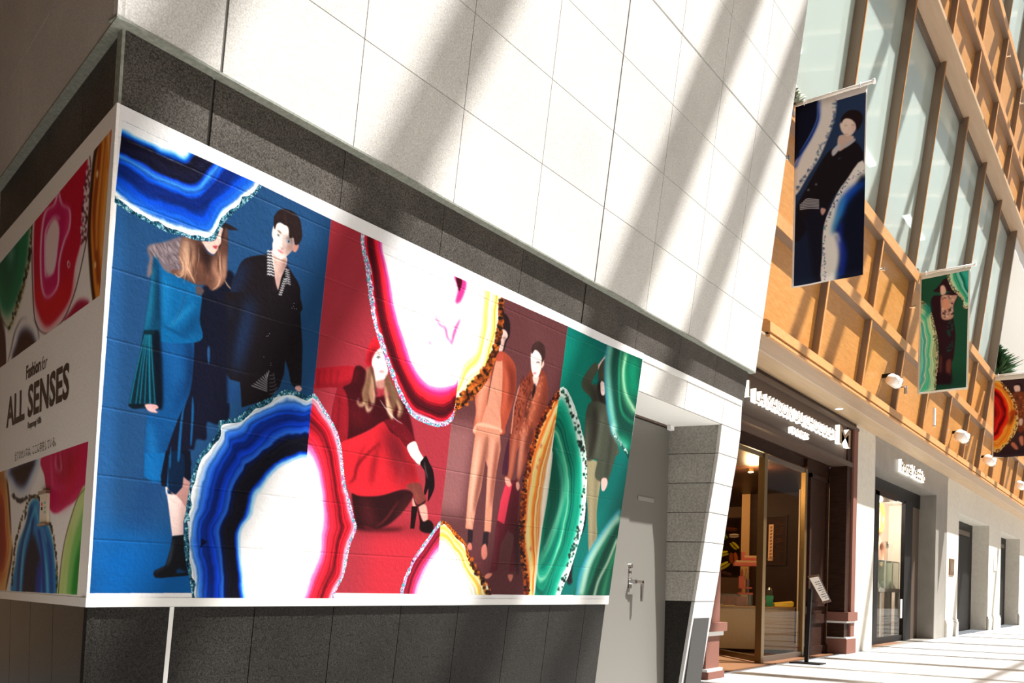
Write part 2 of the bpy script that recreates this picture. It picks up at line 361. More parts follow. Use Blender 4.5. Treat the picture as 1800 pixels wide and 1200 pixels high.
    c.stroke([(625,600),(680,680),(760,770),(825,815)], 7, (226,214,214), 1, .8)
    # skirt and lower body
    z('G')
    c.reg([(180,630),(250,650),(430,650),(620,600),(720,640),(640,780),(520,900),(430,945),(380,950),(310,930),(220,900),(190,760)], (44,14,18), 2, 1, True, [([(290,680),(330,850),(380,930)],90,(84,26,30),14,.8),([(380,940),(480,860),(590,700)],12,(130,40,40),3,.8),([(560,900),(640,760),(700,660)],70,(74,28,28),12,.8)])
    c.poly([(220,880),(320,940),(520,945),(640,950),(520,970),(230,960)], (34,8,12), 4, .9)
    c.reg([(80,190),(180,140),(340,70),(440,0),(470,10),(520,90),(600,150),(660,240),(720,330),(760,480),(780,560),(700,570),(600,600),(440,650),(300,660),(200,640),(130,560),(90,300)], (214,36,48), 1.2, 1, True,
          [([(450,60),(560,200),(640,560)],150,(84,20,28),22,.92),([(430,180),(330,270),(230,380),(200,500),(150,550)],22,(90,14,22),4,.9),([(300,200),(250,300),(230,400)],16,(120,20,30),4,.7),([(420,180),(370,380),(350,560)],40,(110,20,28),8,.8),
           ([(700,330),(740,560)],90,(48,14,18),14,.9),([(560,320),(620,420),(590,590)],30,(190,50,60),8,.6),([(500,330),(500,620)],26,(160,34,44),8,.6),([(380,560),(480,380)],40,(200,50,60),8,.5),([(140,230),(280,130)],50,(226,50,62),12,.6),([(200,620),(420,600)],50,(205,50,56),12,.5)])
    c.reg([(665,210),(735,170),(770,250),(805,310),(830,340),(775,380),(730,340),(690,290)], (250,236,228), 1, 1, True, [([(760,240),(815,330)],16,(236,190,170),4,.7)])
    c.reg([(800,330),(830,300),(860,360),(890,420),(905,520),(900,600),(860,690),(845,700),(850,640),(850,590),(830,640),(818,650),(812,620),(825,540),(820,440),(780,370)], (24,12,16), .8, 1, True, [([(815,350),(830,440),(845,500)],8,(150,130,134),2,.7)])
    c.reg([(660,560),(770,540),(800,600),(830,690),(810,740),(770,740),(720,640)], (120,56,50), 1.5, 1, True, [([(720,600),(770,700)],26,(206,120,100),7,.7)])
    c.poly([(712,680),(735,690),(745,745),(715,750)], (226,160,140), 1.5)
    c.poly([(770,750),(830,740),(845,870),(805,885)], (226,166,150), 1.5)
    c.stroke([(722,670),(750,740),(800,725),(830,695)], 14, (22,10,12), 1.5, 1)
    c.poly([(705,750),(760,748),(728,950),(692,948)], (28,10,12), 1, 1, False)
    c.reg([(755,760),(800,880),(850,870),(890,900),(895,960),(860,990),(780,965),(775,880)], (24,10,12), 1)

    # ---------------- man in tan
    z('H')
    c.poly([(400,130),(445,150),(470,220),(465,330),(440,380),(410,470),(360,470),(380,240)], (36,22,24), 1)
    c.reg([(390,270),(430,280),(450,330),(425,370),(410,440),(395,475),(370,465),(375,400),(385,330)], (226,190,180), 1, 1, True, [([(430,330),(400,460)],26,(96,58,52),5,.85),([(405,345),(435,350)],16,(40,26,28),2,.9)])
    c.stroke([(383,425),(400,430)], 8, (170,80,80), 1.5, .9)
    c.reg([(330,540),(370,470),(430,480),(500,560),(522,640),(520,800),(480,980),(430,1140),(400,1210),(160,1210),(170,1000),(165,860),(250,740)], (166,70,48), 1.2, 1, True,
          [([(300,700),(230,800),(190,1150)],90,(232,164,134),12,.9),([(245,800),(215,1100)],20,(176,90,66),4,.7),([(440,560),(480,700),(470,960)],70,(96,32,24),12,.8),([(400,560),(440,760),(400,1050)],34,(206,100,70),7,.8),([(500,640),(500,900)],40,(80,34,32),8,.7)])
    c.reg([(345,550),(400,545),(400,800),(385,1000),(380,1180),(220,1160),(260,950),(290,800),(310,690)], (208,140,114), 1, 1, True, [([(330,780),(380,980)],10,(150,86,66),3,.7),([(380,600),(380,1000)],20,(170,100,78),5,.7),([(280,960),(370,1080)],8,(150,80,60),2,.7)])
    c.reg([(345,530),(380,480),(410,500),(395,550),(350,550)], (176,72,56), 1)
    c.stroke([(345,540),(310,680),(265,950)], 7, (60,30,30), 1, .9)
    c.poly([(160,1130),(215,1100),(380,1150),(380,1200),(160,1200)], (232,170,142), 1.5)
    # trousers
    z('I')
    c.reg([(130,20),(285,50),(290,180),(262,330),(240,520),(225,735),(182,730),(195,480),(205,300),(190,250),(160,450),(130,560),(105,722),(58,708),(75,480),(100,250)], (206,136,110), 1, 1, False,
          [([(150,100),(110,400),(85,700)],34,(240,186,160),6,.8),([(200,90),(180,250),(140,450),(115,600)],26,(112,60,52),6,.9),([(240,90),(230,300),(205,560)],30,(232,166,140),6,.8),([(275,120),(250,320),(225,560)],26,(120,56,46),6,.9),([(205,90),(200,250)],8,(120,64,52),2,.8),([(90,600),(110,700)],10,(150,90,76),2,.7)])
    for P in ([(75,715),(108,720),(104,800),(88,815),(72,800)], [(178,730),(212,732),(205,830),(168,830)]): c.poly(P, (40,26,32), 1, 1, False)
    for P in ([(70,830),(84,805),(98,815),(100,850),(78,850)], [(165,840),(180,815),(195,820),(202,890),(180,918),(165,895)]): c.reg(P, (206,120,106), 1)
    # ---------------- woman in rust fur coat
    z('H')
    c.reg([(560,760),(620,690),(650,640),(760,640),(800,760),(800,900),(760,1050),(700,1210),(480,1210),(500,1000)], (122,52,36), 1.5, 1, True,
          [([(600,720),(560,900),(530,1200)],70,(170,84,60),10,.7),([(740,700),(680,900),(610,1200)],70,(184,100,72),10,.8),([(690,760),(640,900),(600,1100)],30,(40,16,16),6,.9),([(790,800),(740,1100)],50,(74,36,36),8,.7)])
    z('I')
    c.reg([(370,0),(530,0),(480,180),(430,340),(410,400),(395,360),(405,250),(415,150),(395,200),(375,330),(350,420),(320,400),(330,300),(350,100)], (132,60,44), 1.5, 1, False, [([(400,20),(370,220),(345,400)],26,(190,110,84),5,.7),([(450,20),(425,200),(408,380)],30,(206,134,108),6,.8),([(500,40),(460,200)],50,(44,18,20),8,.9)])
    z('H')
    for i in range(220):
        t = RNG.rand(); side = i % 2
        x = (620-t*130 if side else 735-t*150)+(RNG.rand()-.5)*80; y = 680+t*530
        c.stroke([(x,y),(x-4,y+14),(x+4,y+24)], 8, [(210,120,86),(86,30,20),(180,90,60),(60,20,16)][i % 4], 1, .6)
    c.poly([(540,800),(560,760),(510,950),(485,1200),(475,1200),(500,960)], (206,140,120), 1, .9, False)
    c.poly([(670,690),(720,690),(715,740),(690,790),(680,760)], (226,190,180), 1.2); c.poly([(678,765),(696,770),(690,830),(660,900)], (24,12,14), 1.5, .9)
    c.reg([(655,480),(680,450),(740,460),(765,520),(765,560),(745,620),(725,680),(700,702),(680,690),(660,640),(652,560)], (244,226,220), 1, 1, True, [([(740,520),(735,640)],30,(190,140,128),6,.8),([(690,560),(688,625)],8,(196,150,140),2,.7)])
    c.reg([(655,470),(670,410),(720,380),(770,420),(780,500),(765,560),(745,600),(748,530),(725,480),(690,455),(665,490)], (58,36,34), 1.2, 1, True, [([(680,430),(720,400)],14,(130,100,92),3,.6)])
    c.poly([(745,600),(765,550),(768,590),(752,615)], (226,180,168), 1)
    c.stroke([(660,555),(678,570)], 7, (50,36,38), 1, .9); c.stroke([(698,572),(715,564),(732,574)], 9, (50,36,38), 1, .9); c.stroke([(700,560),(732,560)], 5, (90,64,60), 1, .7)
    c.stroke([(672,658),(688,664),(702,658)], 12, (186,60,70), 1.5, .95)
    z('I')
    c.poly([(345,100),(350,60),(340,330),(310,350),(300,320),(325,170)], (64,28,44), 1.5)
    c.reg([(325,400),(400,380),(415,440),(400,700),(380,1000),(345,1000),(380,760),(340,720),(290,820),(270,990),(215,1010),(240,900),(260,700),(270,640),(300,500)], (88,26,36), 1.5, 1, False, [([(380,440),(350,760)],60,(58,18,26),12,.8),([(270,700),(245,960)],14,(130,60,80),4,.7)])
    c.reg([(325,400),(368,410),(345,520),(315,680),(268,655),(290,520)], (206,52,74), 1, 1, False)
    c.reg([(320,365),(350,380),(360,420),(340,430),(322,400)], (214,150,132), 1); c.reg([(395,400),(412,400),(415,440),(402,455),(392,430)], (206,140,124), 1)
    c.reg([(185,1030),(205,1010),(235,1012),(215,1040),(190,1045)], (214,130,110), 1); c.reg([(338,1020),(372,1020),(362,1058),(350,1060)], (206,120,104), 1)
    c.poly([(385,700),(415,700),(410,1000),(385,960)], (50,20,26), 3, .8)

    # ---------------- man in green coat
    z('J')
    c.poly([(330,420),(395,330),(412,318),(410,400),(350,435)], (226,196,190), 1)
    c.reg([(320,375),(345,430),(300,520),(290,570),(330,570),(400,680),(440,860),(500,1050),(510,1200),(230,1200),(240,960),(290,720),(215,620),(200,545),(250,450)], (74,78,62), 1.2, 1, True,
          [([(225,540),(280,600),(310,700)],40,(44,46,38),8,.8),([(340,600),(320,760),(300,1000),(270,1200)],70,(40,34,30),10,.85),([(250,900),(245,1200)],40,(134,134,104),8,.9),([(380,780),(360,1000),(330,1180)],60,(96,104,90),8,.8),([(440,880),(460,1200)],70,(46,50,42),10,.7),([(255,470),(320,410)],30,(96,98,80),6,.6)])
    c.reg([(345,520),(350,430),(395,350),(410,370),(410,540),(365,545)], (66,66,52), 1)
    c.poly([(360,540),(400,540),(410,650),(420,780),(370,760),(345,680),(340,560)], (34,30,28), 2)
    c.reg([(368,545),(400,560),(404,650),(385,668),(368,640)], (240,216,208), 1, 1, True, [([(375,560),(372,620)],8,(150,100,94),2,.6)])
    c.stroke([(378,622),(396,628)], 8, (190,80,80), 1.5, .9)
    z('K')
    c.reg([(385,440),(440,450),(470,470),(460,560),(440,720),(440,880),(400,950),(392,700),(380,560)], (150,140,108), 1, 1, True, [([(440,480),(425,880)],26,(96,84,64),6,.8),([(392,560),(400,900)],14,(110,98,76),3,.7)])
    c.reg([(400,140),(500,160),(520,260),(545,350),(540,420),(495,560),(465,560),(430,530),(440,440),(385,440),(375,300)], (66,70,58), 1.2, 1, True, [([(430,160),(430,300),(400,440)],40,(38,34,30),7,.85),([(470,200),(440,420)],40,(90,96,82),7,.8),([(520,300),(490,540)],36,(40,44,38),6,.8),([(385,220),(385,430)],16,(130,132,104),5,.8)])
    c.reg([(465,545),(490,540),(496,570),(480,605),(465,600)], (226,176,168), 1)
    c.poly([(385,680),(376,800),(330,900),(310,1040),(310,1095),(285,1100),(290,1030),(350,760)], (26,26,30), 2)

    # ---------------- agates
    blue = [(0,(250,252,255)),(.10,(225,240,255)),(.17,(60,130,235)),(.30,(10,62,190)),(.42,(6,34,120)),(.52,(8,60,200)),(.62,(40,110,235)),(.66,(8,20,70)),(.74,(20,20,34)),(.93,(14,14,30)),(.97,(0,60,200)),(1.02,(120,190,255)),(1.08,(253,253,255))]
    tealc = [(16,40,58),(30,80,104),(60,120,140),(150,200,214),(20,56,80)]
    red = [(0,(255,240,250)),(.12,(250,160,190)),(.2,(226,34,52)),(.34,(190,24,40)),(.42,(96,16,26)),(.5,(160,24,38)),(.62,(226,36,54)),(.76,(232,44,70)),(.84,(236,110,190)),(.93,(244,170,226)),(1.0,(255,236,250)),(1.06,(255,255,255))]
    redc = [(250,240,252),(200,90,160),(70,180,190),(236,220,240),(90,40,100),(120,200,210)]
    org = [(0,(255,248,225)),(.12,(255,240,200)),(.22,(250,200,80)),(.32,(255,236,180)),(.45,(252,190,60)),(.55,(255,240,190)),(.75,(255,250,235)),(1,(255,255,255))]
    orgc = [(60,26,14),(150,66,20),(214,110,30),(36,20,14),(90,44,20)]
    # big ring
    z('M')
    c.agate([(620,38),(560,48),(500,80),(400,130),(320,190),(270,200),(222,215),(218,262),(190,310),(140,370),(100,430),(70,530),(45,680),(32,800),(38,950),(60,1060),(75,1160),(110,1400),(300,1560),(560,1560),(760,1420),(850,1160),(900,1050),(930,900),(968,800),(955,740),(930,640),(905,540),(880,330),(840,220),(780,120),(737,58),(700,72)],
            [(697,400),(620,412),(560,440),(500,490),(440,560),(400,630),(375,730),(330,810),(325,930),(335,1060),(352,1160),(400,1300),(560,1330),(640,1240),(672,1160),(720,1040),(765,930),(770,820),(775,660),(760,550),(735,460)],
            (560,800), [(((727,60),(697,402)), blue, tealc), (None, red, redc)], crust=7, seed=3)
    c.poly([(125,850),(158,870),(122,905)], (6,14,50), 1.2, 1, False)
    # umbrella-like blue agate at the upper left
    z('Z')
    c.crop(150,180,2.609)
    blue2 = [(0,(245,250,255)),(.10,(235,244,255)),(.16,(30,110,230)),(.30,(4,66,196)),(.40,(6,34,110)),(.50,(6,30,100)),(.56,(10,80,220)),(.63,(60,150,250)),(.68,(10,60,190)),(.72,(14,16,40)),(.93,(16,14,34)),(.97,(0,70,190)),(1.0,(60,150,235)),(1.05,(236,246,255)),(1.1,(252,253,255))]
    M_ = c.mask(c.map(c.px([(164,87),(478,227),(775,356),(1120,520),(1125,1100),(60,1100)])), 0)
    c.clip = np.zeros((c.H, c.W), np.float32); y0,x0,m=M_; c.clip[y0:y0+m.shape[0],x0:x0+m.shape[1]] = m
    c.agate([(-300,250),(-300,-300),(900,-300),(860,200),(800,372),(740,440),(660,510),(625,550),(600,600),(575,630),(520,628),(480,622),(430,605),(380,598),(300,560),(230,525),(180,500),(138,470),(0,380)],
            [(60,60),(200,-200),(600,-200),(540,140),(478,228),(460,252),(440,256),(400,240),(340,222),(300,195),(240,175),(168,138)],
            (400,-20), [(None, blue2, tealc+[(214,232,240)])], crust=9, warp=.035, seed=11)
    # central red / yellow agate
    z('P')
    M_ = c.mask(c.map(np.array([(579,379),(633,403),(740,453),(819,489),(868,512),(900,526),(996,570),(996,1000),(540,1000)],float)), 0)
    c.clip[:] = 0; y0,x0,m=M_; c.clip[y0:y0+m.shape[0],x0:x0+m.shape[1]] = m
    z('L')
    red2 = [(0,(250,230,250)),(.13,(252,190,226)),(.17,(180,24,44)),(.22,(214,30,50)),(.27,(110,14,26)),(.36,(64,14,22)),(.48,(96,16,28)),(.56,(150,20,34)),(.64,(222,34,50)),(.74,(232,40,64)),(.84,(226,50,140)),(.95,(240,130,200)),(1.02,(255,240,250)),(1.08,(255,253,255))]
    org2 = [(0,(255,252,240)),(.14,(255,246,226)),(.26,(255,236,190)),(.34,(248,200,60)),(.46,(255,240,200)),(.60,(255,248,226)),(.72,(252,204,80)),(.82,(255,236,180)),(1.0,(255,252,246)),(1.1,(255,255,255))]
    c.agate([(38,40),(42,140),(62,240),(78,380),(100,520),(130,640),(180,790),(215,880),(270,1010),(330,1100),(400,1140),(480,1162),(530,1150),(570,1110),(580,1070),(610,1050),(680,990),(760,890),(800,770),(835,650),(840,520),(855,420),(850,300),(760,-100),(500,-260),(200,-260),(60,-100)],
            [(160,90),(190,250),(225,430),(280,640),(340,800),(400,890),(450,925),(520,925),(585,900),(620,780),(690,700),(706,600),(715,480),(725,340),(700,60),(500,-100),(250,-60)],
            (440,420), [(((640,470),(572,1060)), red2, redc), (None, org2, orgc)], crust=8, warp=.06, seed=5)
    c.poly([(568,283),(640,320),(610,430),(575,440),(590,360)], (214,20,120), 3, .85); c.poly([(580,295),(615,310),(600,375),(588,340)], (70,10,24), 1.5)
    c.stroke([(460,520),(490,570),(520,590),(530,640),(560,685)], 12, (226,40,140), 3, .8); c.stroke([(460,520),(520,530)], 8, (230,60,150), 3, .7); c.stroke([(605,535),(575,600),(555,680)], 16, (226,30,130), 3, .8); c.stroke([(570,600),(605,640)], 9, (226,60,150), 3, .7)
    c.stroke([(415,650),(440,690)], 20, (226,50,140), 4, .7); c.stroke([(460,640),(430,680)], 10, (226,50,140), 3, .7); c.stroke([(540,340),(520,500)], 10, (246,210,232), 5, .7)
    for i in range(22):
        x = 200+RNG.rand()*220; y = 200+RNG.rand()*350; c.stroke([(x,y),(x+6,y+14)], 6, (244,150,200), 1.5, .5)
    # wide orange-brown crust on the right rim
    for i in range(420):
        t = RNG.rand(); Q = np.array([(838,430),(836,560),(812,690),(760,830),(690,920),(600,1030)], float); k = t*4.999; j = int(k); p = Q[j]+(Q[j+1]-Q[j])*(k-j)
        wd = [10,14,16,34,40,24][j]
        p = p+(RNG.rand(2)-.5)*2*np.array([wd*.8, wd*.5])
        c.poly([p+(-9,-7),p+(7,-9),p+(9,6),p+(-6,9)], [(54,24,16),(120,50,20),(206,104,34),(30,18,14),(160,78,30)][i % 5], 1, .9)
    c.clip = None
    # lower small agate (magenta | yellow)
    z('S')
    c.clip = np.zeros((c.H, c.W), np.float32); y0,x0,m = c.mask(c.map(np.array([(600,850),(930,850),(930,1048),(600,1045)],float)), 0); c.clip[y0:y0+m.shape[0],x0:x0+m.shape[1]] = m
    red3 = [(0,(250,220,250)),(.15,(236,150,210)),(.2,(110,20,40)),(.3,(170,30,50)),(.42,(110,20,40)),(.55,(206,40,70)),(.7,(220,70,140)),(.85,(240,170,220)),(1,(255,252,255))]
    c.agate([(698,645),(740,665),(780,710),(830,770),(850,840),(890,900),(930,960),(965,1045),(965,1300),(700,1400),(480,1300),(480,1050),(500,960),(550,850),(610,760),(660,690)],
            [(690,830),(740,850),(770,900),(800,960),(820,1045),(820,1200),(700,1280),(580,1200),(575,1045),(600,960),(640,880)], (700,1040),
            [(((696,650),(668,1045)), red3, redc), (None, org, orgc)], crust=5, warp=.09, seed=21)
    for i in range(60):
        t = RNG.rand(); p = np.array([850,850])+t*np.array([105,195])+(RNG.rand(2)-.5)*18
        c.poly([p+(-7,-6),p+(6,-7),p+(7,6),p+(-6,7)], [(60,26,16),(190,90,30),(30,20,20)][i % 3], 1, .9)
    c.clip = None
    # tall orange | green agate
    z('K')
    org3 = [(0,(226,120,40)),(.12,(255,190,110)),(.2,(244,110,30)),(.3,(255,214,150)),(.42,(255,196,110)),(.5,(240,110,30)),(.6,(255,206,140)),(.72,(250,150,70)),(.8,(255,226,190)),(1.0,(250,236,220))]
    grn = [(0,(236,250,244)),(.16,(214,242,230)),(.24,(60,190,160)),(.36,(0,140,112)),(.5,(0,120,96)),(.66,(0,104,84)),(.74,(20,150,116)),(.80,(130,220,180)),(.86,(20,140,110)),(.94,(0,110,90)),(1.1,(0,96,76)),(1.5,(0,84,66))]
    c.clip = np.zeros((c.H, c.W), np.float32); y0,x0,m = c.mask(c.map(np.array([(880,640),(1090,640),(1090,1048.5),(880,1047)],float)), 0); c.clip[y0:y0+m.shape[0],x0:x0+m.shape[1]] = m
    c.agate([(262,48),(290,80),(325,160),(352,250),(378,360),(388,480),(384,640),(372,780),(340,900),(290,1060),(262,1120),(240,1180),(150,1400),(60,1300),(62,1170),(50,1080),(32,900),(32,760),(40,640),(62,500),(90,370),(130,250),(180,150),(235,70)],
            [(215,330),(200,420),(186,520),(176,640),(165,760),(150,880),(140,960),(150,1010),(190,960),(225,860),(250,760),(262,660),(258,540),(240,430)], (200,680),
            [(((245,60),(105,1167)), org3, orgc), (None, grn, [(236,250,244),(200,236,222),(240,252,248),(226,246,238),(30,70,60)])], crust=7, warp=.07, seed=31)
    for i in range(330):
        t = RNG.rand(); Q = np.array([(232,92),(165,200),(118,310),(84,440),(56,600),(46,760),(46,900),(60,1040),(74,1160)], float); k = t*7.999; j = int(k); p = Q[j]+(Q[j+1]-Q[j])*(k-j)+(RNG.rand(2)-.5)*np.array([24,16])
        c.poly([p+(-6,-5),p+(5,-6),p+(6,5),p+(-4,6)], [(60,20,16),(130,44,20),(190,84,34),(36,16,14),(100,30,20)][i % 5], 1, .9)
    for x, y in ((145,365),(140,443),(92,915),(128,480)):
        c.poly([(x-9,y),(x,y-15),(x+9,y),(x,y+15)], (250,150,70), 1); c.poly([(x-5,y),(x,y-9),(x+5,y),(x,y+9)], (255,226,190), 1); c.poly([(x-2,y),(x,y-5),(x+3,y),(x,y+5)], (120,50,40), .8)
    c.poly([(208,400),(180,640),(140,880),(128,1010),(112,1160),(104,1166),(130,900),(160,640),(184,470)], (250,232,214), 1.5, .9)
    Q = np.array([(262,75),(290,130),(325,220),(350,330),(372,420),(378,530),(370,640),(352,760),(330,880),(300,960),(236,1150)], float)
    for i in range(130):
        t = RNG.rand(); k = t*9.999; j = int(k); p = Q[j]+(Q[j+1]-Q[j])*(k-j)+(RNG.rand(2)-.5)*np.array([22,18]); r = 2+RNG.rand()*5
        c.poly([p+(-r,-r*.8),p+(r*.8,-r),p+(r,r),p+(-r*.6,r*1.5)], [(14,50,42),(30,30,26),(20,90,74)][i % 3], .8, .9)
    for P, w, q, a in (([(222,370),(262,460),(276,580),(250,720),(190,900),(128,1020)],16,(90,206,160),.85),([(236,440),(258,560),(244,700),(180,880),(126,990)],7,(190,240,210),.9),([(300,300),(336,500),(322,760),(240,960),(150,1120)],26,(0,110,84),.6),([(250,130),(300,250),(338,420),(336,620),(306,820),(230,1010),(160,1150)],18,(20,170,136),.55)):
        c.stroke(P, w, q, 5, a)
    # right hand green agates
    gstop = [(0,(190,236,220)),(.07,(150,220,200)),(.16,(30,150,120)),(.28,(10,70,56)),(.40,(14,54,44)),(.50,(10,130,96)),(.56,(120,220,170)),(.60,(10,110,80)),(.72,(200,240,200)),(.78,(30,140,100)),(.92,(0,120,90)),(1.1,(0,110,84))]
    z('J')
    c.clip[:] = 0; y0,x0,m = c.mask(c.map(np.array([(996,574),(1060,602),(1127,632),(1070,1047),(960,1047)],float)), 0); c.clip[y0:y0+m.shape[0],x0:x0+m.shape[1]] = m
    c.poly([(432,205),(414,300),(400,430),(400,540),(415,700),(435,860),(465,1010),(530,1110),(590,1190),(620,1210),(680,900),(750,330),(740,200)], (14,66,54), 1)
    for P, w, q, a, sf in (([(430,200),(412,400),(412,600),(440,850),(480,1020)],22,(30,130,170),.7,2),([(455,210),(430,420),(440,620),(470,860),(500,980)],46,(130,214,196),.85,6),([(550,250),(530,420),(530,640),(548,800),(600,880),(680,930)],12,(40,170,120),.9,3),
                           ([(596,280),(572,420),(575,600),(610,730),(670,820)],34,(120,214,150),.9,7),([(590,330),(566,470),(585,640),(640,760),(672,820)],12,(236,250,214),.95,3),([(690,330),(650,420),(640,560),(690,680)],110,(6,140,100),.85,14),([(470,930),(510,1040),(600,1130)],34,(210,240,230),.9,5),
                           ([(540,1040),(600,1100),(640,1150)],50,(20,170,130),.8,8),([(500,960),(560,1060),(650,1080)],30,(10,110,80),.8,8),([(700,360),(720,330)],60,(20,50,40),.6,10),([(615,280),(600,450),(640,560)],16,(6,110,78),.8,4)):
        c.stroke(P, w, q, sf, a, False)
    for i in range(50):
        t = RNG.rand(); p = np.array([480,1010])+t*np.array([130,180])+(RNG.rand(2)-.5)*14; c.poly([p+(-4,-4),p+(4,-4),p+(4,4),p+(-4,4)], [(240,250,248),(20,60,60)][i % 2], .8, .8)
    z('K')
    c.poly([(575,700),(530,740),(490,790),(430,880),(380,970),(345,1080),(325,1175),(500,1175),(560,900)], (10,96,74), 1)
    for P, w, q, a, sf in (([(565,710),(500,790),(420,910),(360,1040),(335,1170)],20,(60,160,190),.8,3),([(560,740),(480,850),(400,990),(355,1165)],30,(190,236,214),.9,5),([(555,790),(500,900),(440,1040),(400,1170)],26,(6,70,56),.9,6),([(548,860),(500,980),(450,1080),(425,1170)],12,(226,246,214),.9,3),([(545,920),(500,1050),(470,1170)],20,(60,170,120),.8,5),([(530,800),(450,960),(380,1160)],12,(40,160,120),.7,4),([(535,1000),(500,1170)],30,(4,84,66),.7,6)):
        c.stroke(P, w, q, sf, a, False)
    c.clip = None
    return c
def paint_side(W, H, Hm):
    c = Canvas(W, H, Hm, (252, 246, 240))
    Z = dict(a=(0,200,3), b=(0,560,4.618), d=(0,780,4.286))
    z = lambda k: c.crop(*Z[k])
    def clipto(P):
        c.clip = np.zeros((c.H, c.W), np.float32); y0, x0, m = c.mask(c.map(np.array(P, float))); c.clip[y0:y0+m.shape[0], x0:x0+m.shape[1]] = m
    upper = [(-60,530),(-60,692),(0,649.6),(180,520),(201.7,228),(160,278),(0,468)]
    lower = [(-60,852),(0,831),(160,776),(140,1045),(0,1037),(-60,1034)]
    wht = [(252,246,240),(214,204,196)]
    # upper row
    clipto(upper); z('a')
    c.poly([(190,500),(180,700),(150,900),(90,1100),(60,1146),(20,1090),(0,1000),(-60,700),(0,600)], (210,216,190), 3)
    c.reg([(175,520),(165,640),(150,800),(110,960),(60,1060),(20,1040),(0,960),(-80,700),(0,560)], (30,126,86), 6) if 0 else c.poly([(170,520),(165,640),(150,800),(110,960),(60,1060),(20,1040),(0,960),(-80,700),(0,560)], (26,128,88), 6)
    c.poly([(100,640),(110,760),(80,900),(50,960),(20,900),(0,760),(30,680)], (16,100,72), 10); c.poly([(66,690),(90,720),(80,780),(60,780),(50,730)], (110,170,150), 8)
    for i in range(120):
        t = RNG.rand(); Q = np.array([(192,540),(176,700),(150,850),(112,980),(60,1138)], float); k = t*3.999; j = int(k); p = Q[j]+(Q[j+1]-Q[j])*(k-j)+(RNG.rand(2)-.5)*12
        c.poly([p+(-5,-8),p+(5,-6),p+(4,8),p+(-4,7)], [(70,60,30),(130,110,60),(30,26,16)][i % 3], .8, .8)
    c.stroke([(0,950),(20,1080),(60,1140)], 6, (60,50,30), 1, .8)
    c.poly([(205,500),(320,400),(470,220),(486,400),(470,640),(400,930),(350,1090),(260,1162),(205,1090),(188,950),(180,700)], (250,226,226), 2)
    c.poly([(212,500),(320,390),(466,225),(462,400),(450,500),(446,650),(410,800),(385,960),(330,1060),(260,1120),(215,1050),(196,950),(190,700)], (206,10,52), 3)
    c.poly([(200,900),(400,900),(380,980),(330,1060),(260,1120),(215,1050)], (226,26,34), 10, .7)
    c.poly([(320,390),(340,480),(380,500),(380,620),(350,700),(330,800),(320,920),(260,980),(232,930),(222,700),(240,520),(290,490)], (232,50,120), 5)
    c.poly([(330,460),(350,500),(365,540),(350,640),(325,760),(318,900),(262,950),(245,900),(235,700),(250,560),(300,500)], (212,14,96), 5)
    for P, w in (([(320,400),(300,480),(250,530),(228,700),(232,900),(262,970),(316,910),(326,780),(350,680),(380,600),(380,510),(340,480),(320,400)],9), ([(330,560),(300,545),(258,610),(250,700),(252,840),(262,860),(300,830)],10)):
        c.stroke(P, w, (250,210,226), 2, .9, False)
    c.poly([(300,555),(326,600),(320,700),(300,830),(262,852),(252,780),(258,640)], (252,224,224), 2)
    c.poly([(372,775),(385,795),(376,818),(368,800)], (255,230,230), 1); c.poly([(376,785),(382,797),(376,810),(372,798)], (160,10,40), .8)
    c.stroke([(484,205),(492,280),(480,330),(486,560),(430,860),(380,1020),(330,1110),(258,1162),(200,1100),(184,900),(180,700)], 5, (60,30,36), 1, .9, False)
    for i in range(130):
        t = RNG.rand(); p = np.array([478,290])+t*np.array([-28,390])+(RNG.rand(2)-.5)*np.array([26,20])
        c.poly([p+(-5,-7),p+(5,-6),p+(4,8),p+(-4,7)], [(70,16,30),(255,240,240),(120,30,50),(250,230,230)][i % 4], .8, .85)
    c.poly([(345,1105),(380,1050),(430,985),(485,1000),(440,1080)], (170,20,60), 3)
    c.poly([(525,150),(605,60),(600,300),(580,520),(560,720),(545,970),(505,995),(498,900),(484,720),(480,560),(500,380),(512,220)], (232,140,50), 1)
    for P, w, q in (([(600,60),(606,400),(570,800)],40,(250,200,130)),([(545,150),(530,330),(512,520),(520,720),(535,900)],20,(150,60,20)),([(570,130),(552,330),(535,560),(532,700),(545,930)],8,(160,70,20)),([(562,140),(545,330),(524,560),(524,720)],12,(240,160,70)),([(585,300),(566,520),(552,760)],20,(248,180,90))):
        c.stroke(P, w, q, 3, .85, False)
    c.stroke([(528,160),(512,240),(496,400),(484,600),(488,730),(500,900),(512,990)], 16, (60,26,14), 2, .95, False)
    c.stroke([(600,80),(590,400),(560,780)], 8, (190,60,60), 3, .7, False)
    c.poly([(528,300),(534,320),(526,345),(520,322)], (250,210,150), 1); c.poly([(516,780),(522,800),(516,820),(510,800)], (250,210,150), 1)
    z('b')
    c.poly([(-30,-60),(20,-20),(45,60),(62,200),(62,400),(-20,440)], (76,40,36), 2); c.stroke([(44,0),(60,160),(62,380)], 5, (70,30,70), 1.5, .8)
    c.stroke([(78,365),(110,240),(140,110),(190,10),(240,0)], 9, (70,74,90), 2, .8); c.stroke([(290,0),(325,80),(338,175)], 9, (60,66,90), 2, .8)
    c.poly([(112,340),(150,200),(176,110),(226,76),(282,116),(312,190),(320,260),(200,400)], (110,120,160), 5); c.poly([(118,345),(158,210),(184,130),(226,100),(274,130),(300,190),(310,260),(200,400)], (68,40,34), 4)
    # lower row
    clipto(lower); z('d')
    c.poly([(-80,180),(60,195),(80,320),(88,500),(104,700),(112,770),(98,900),(72,1060),(50,1120),(-80,1120)], (232,180,110), 2)
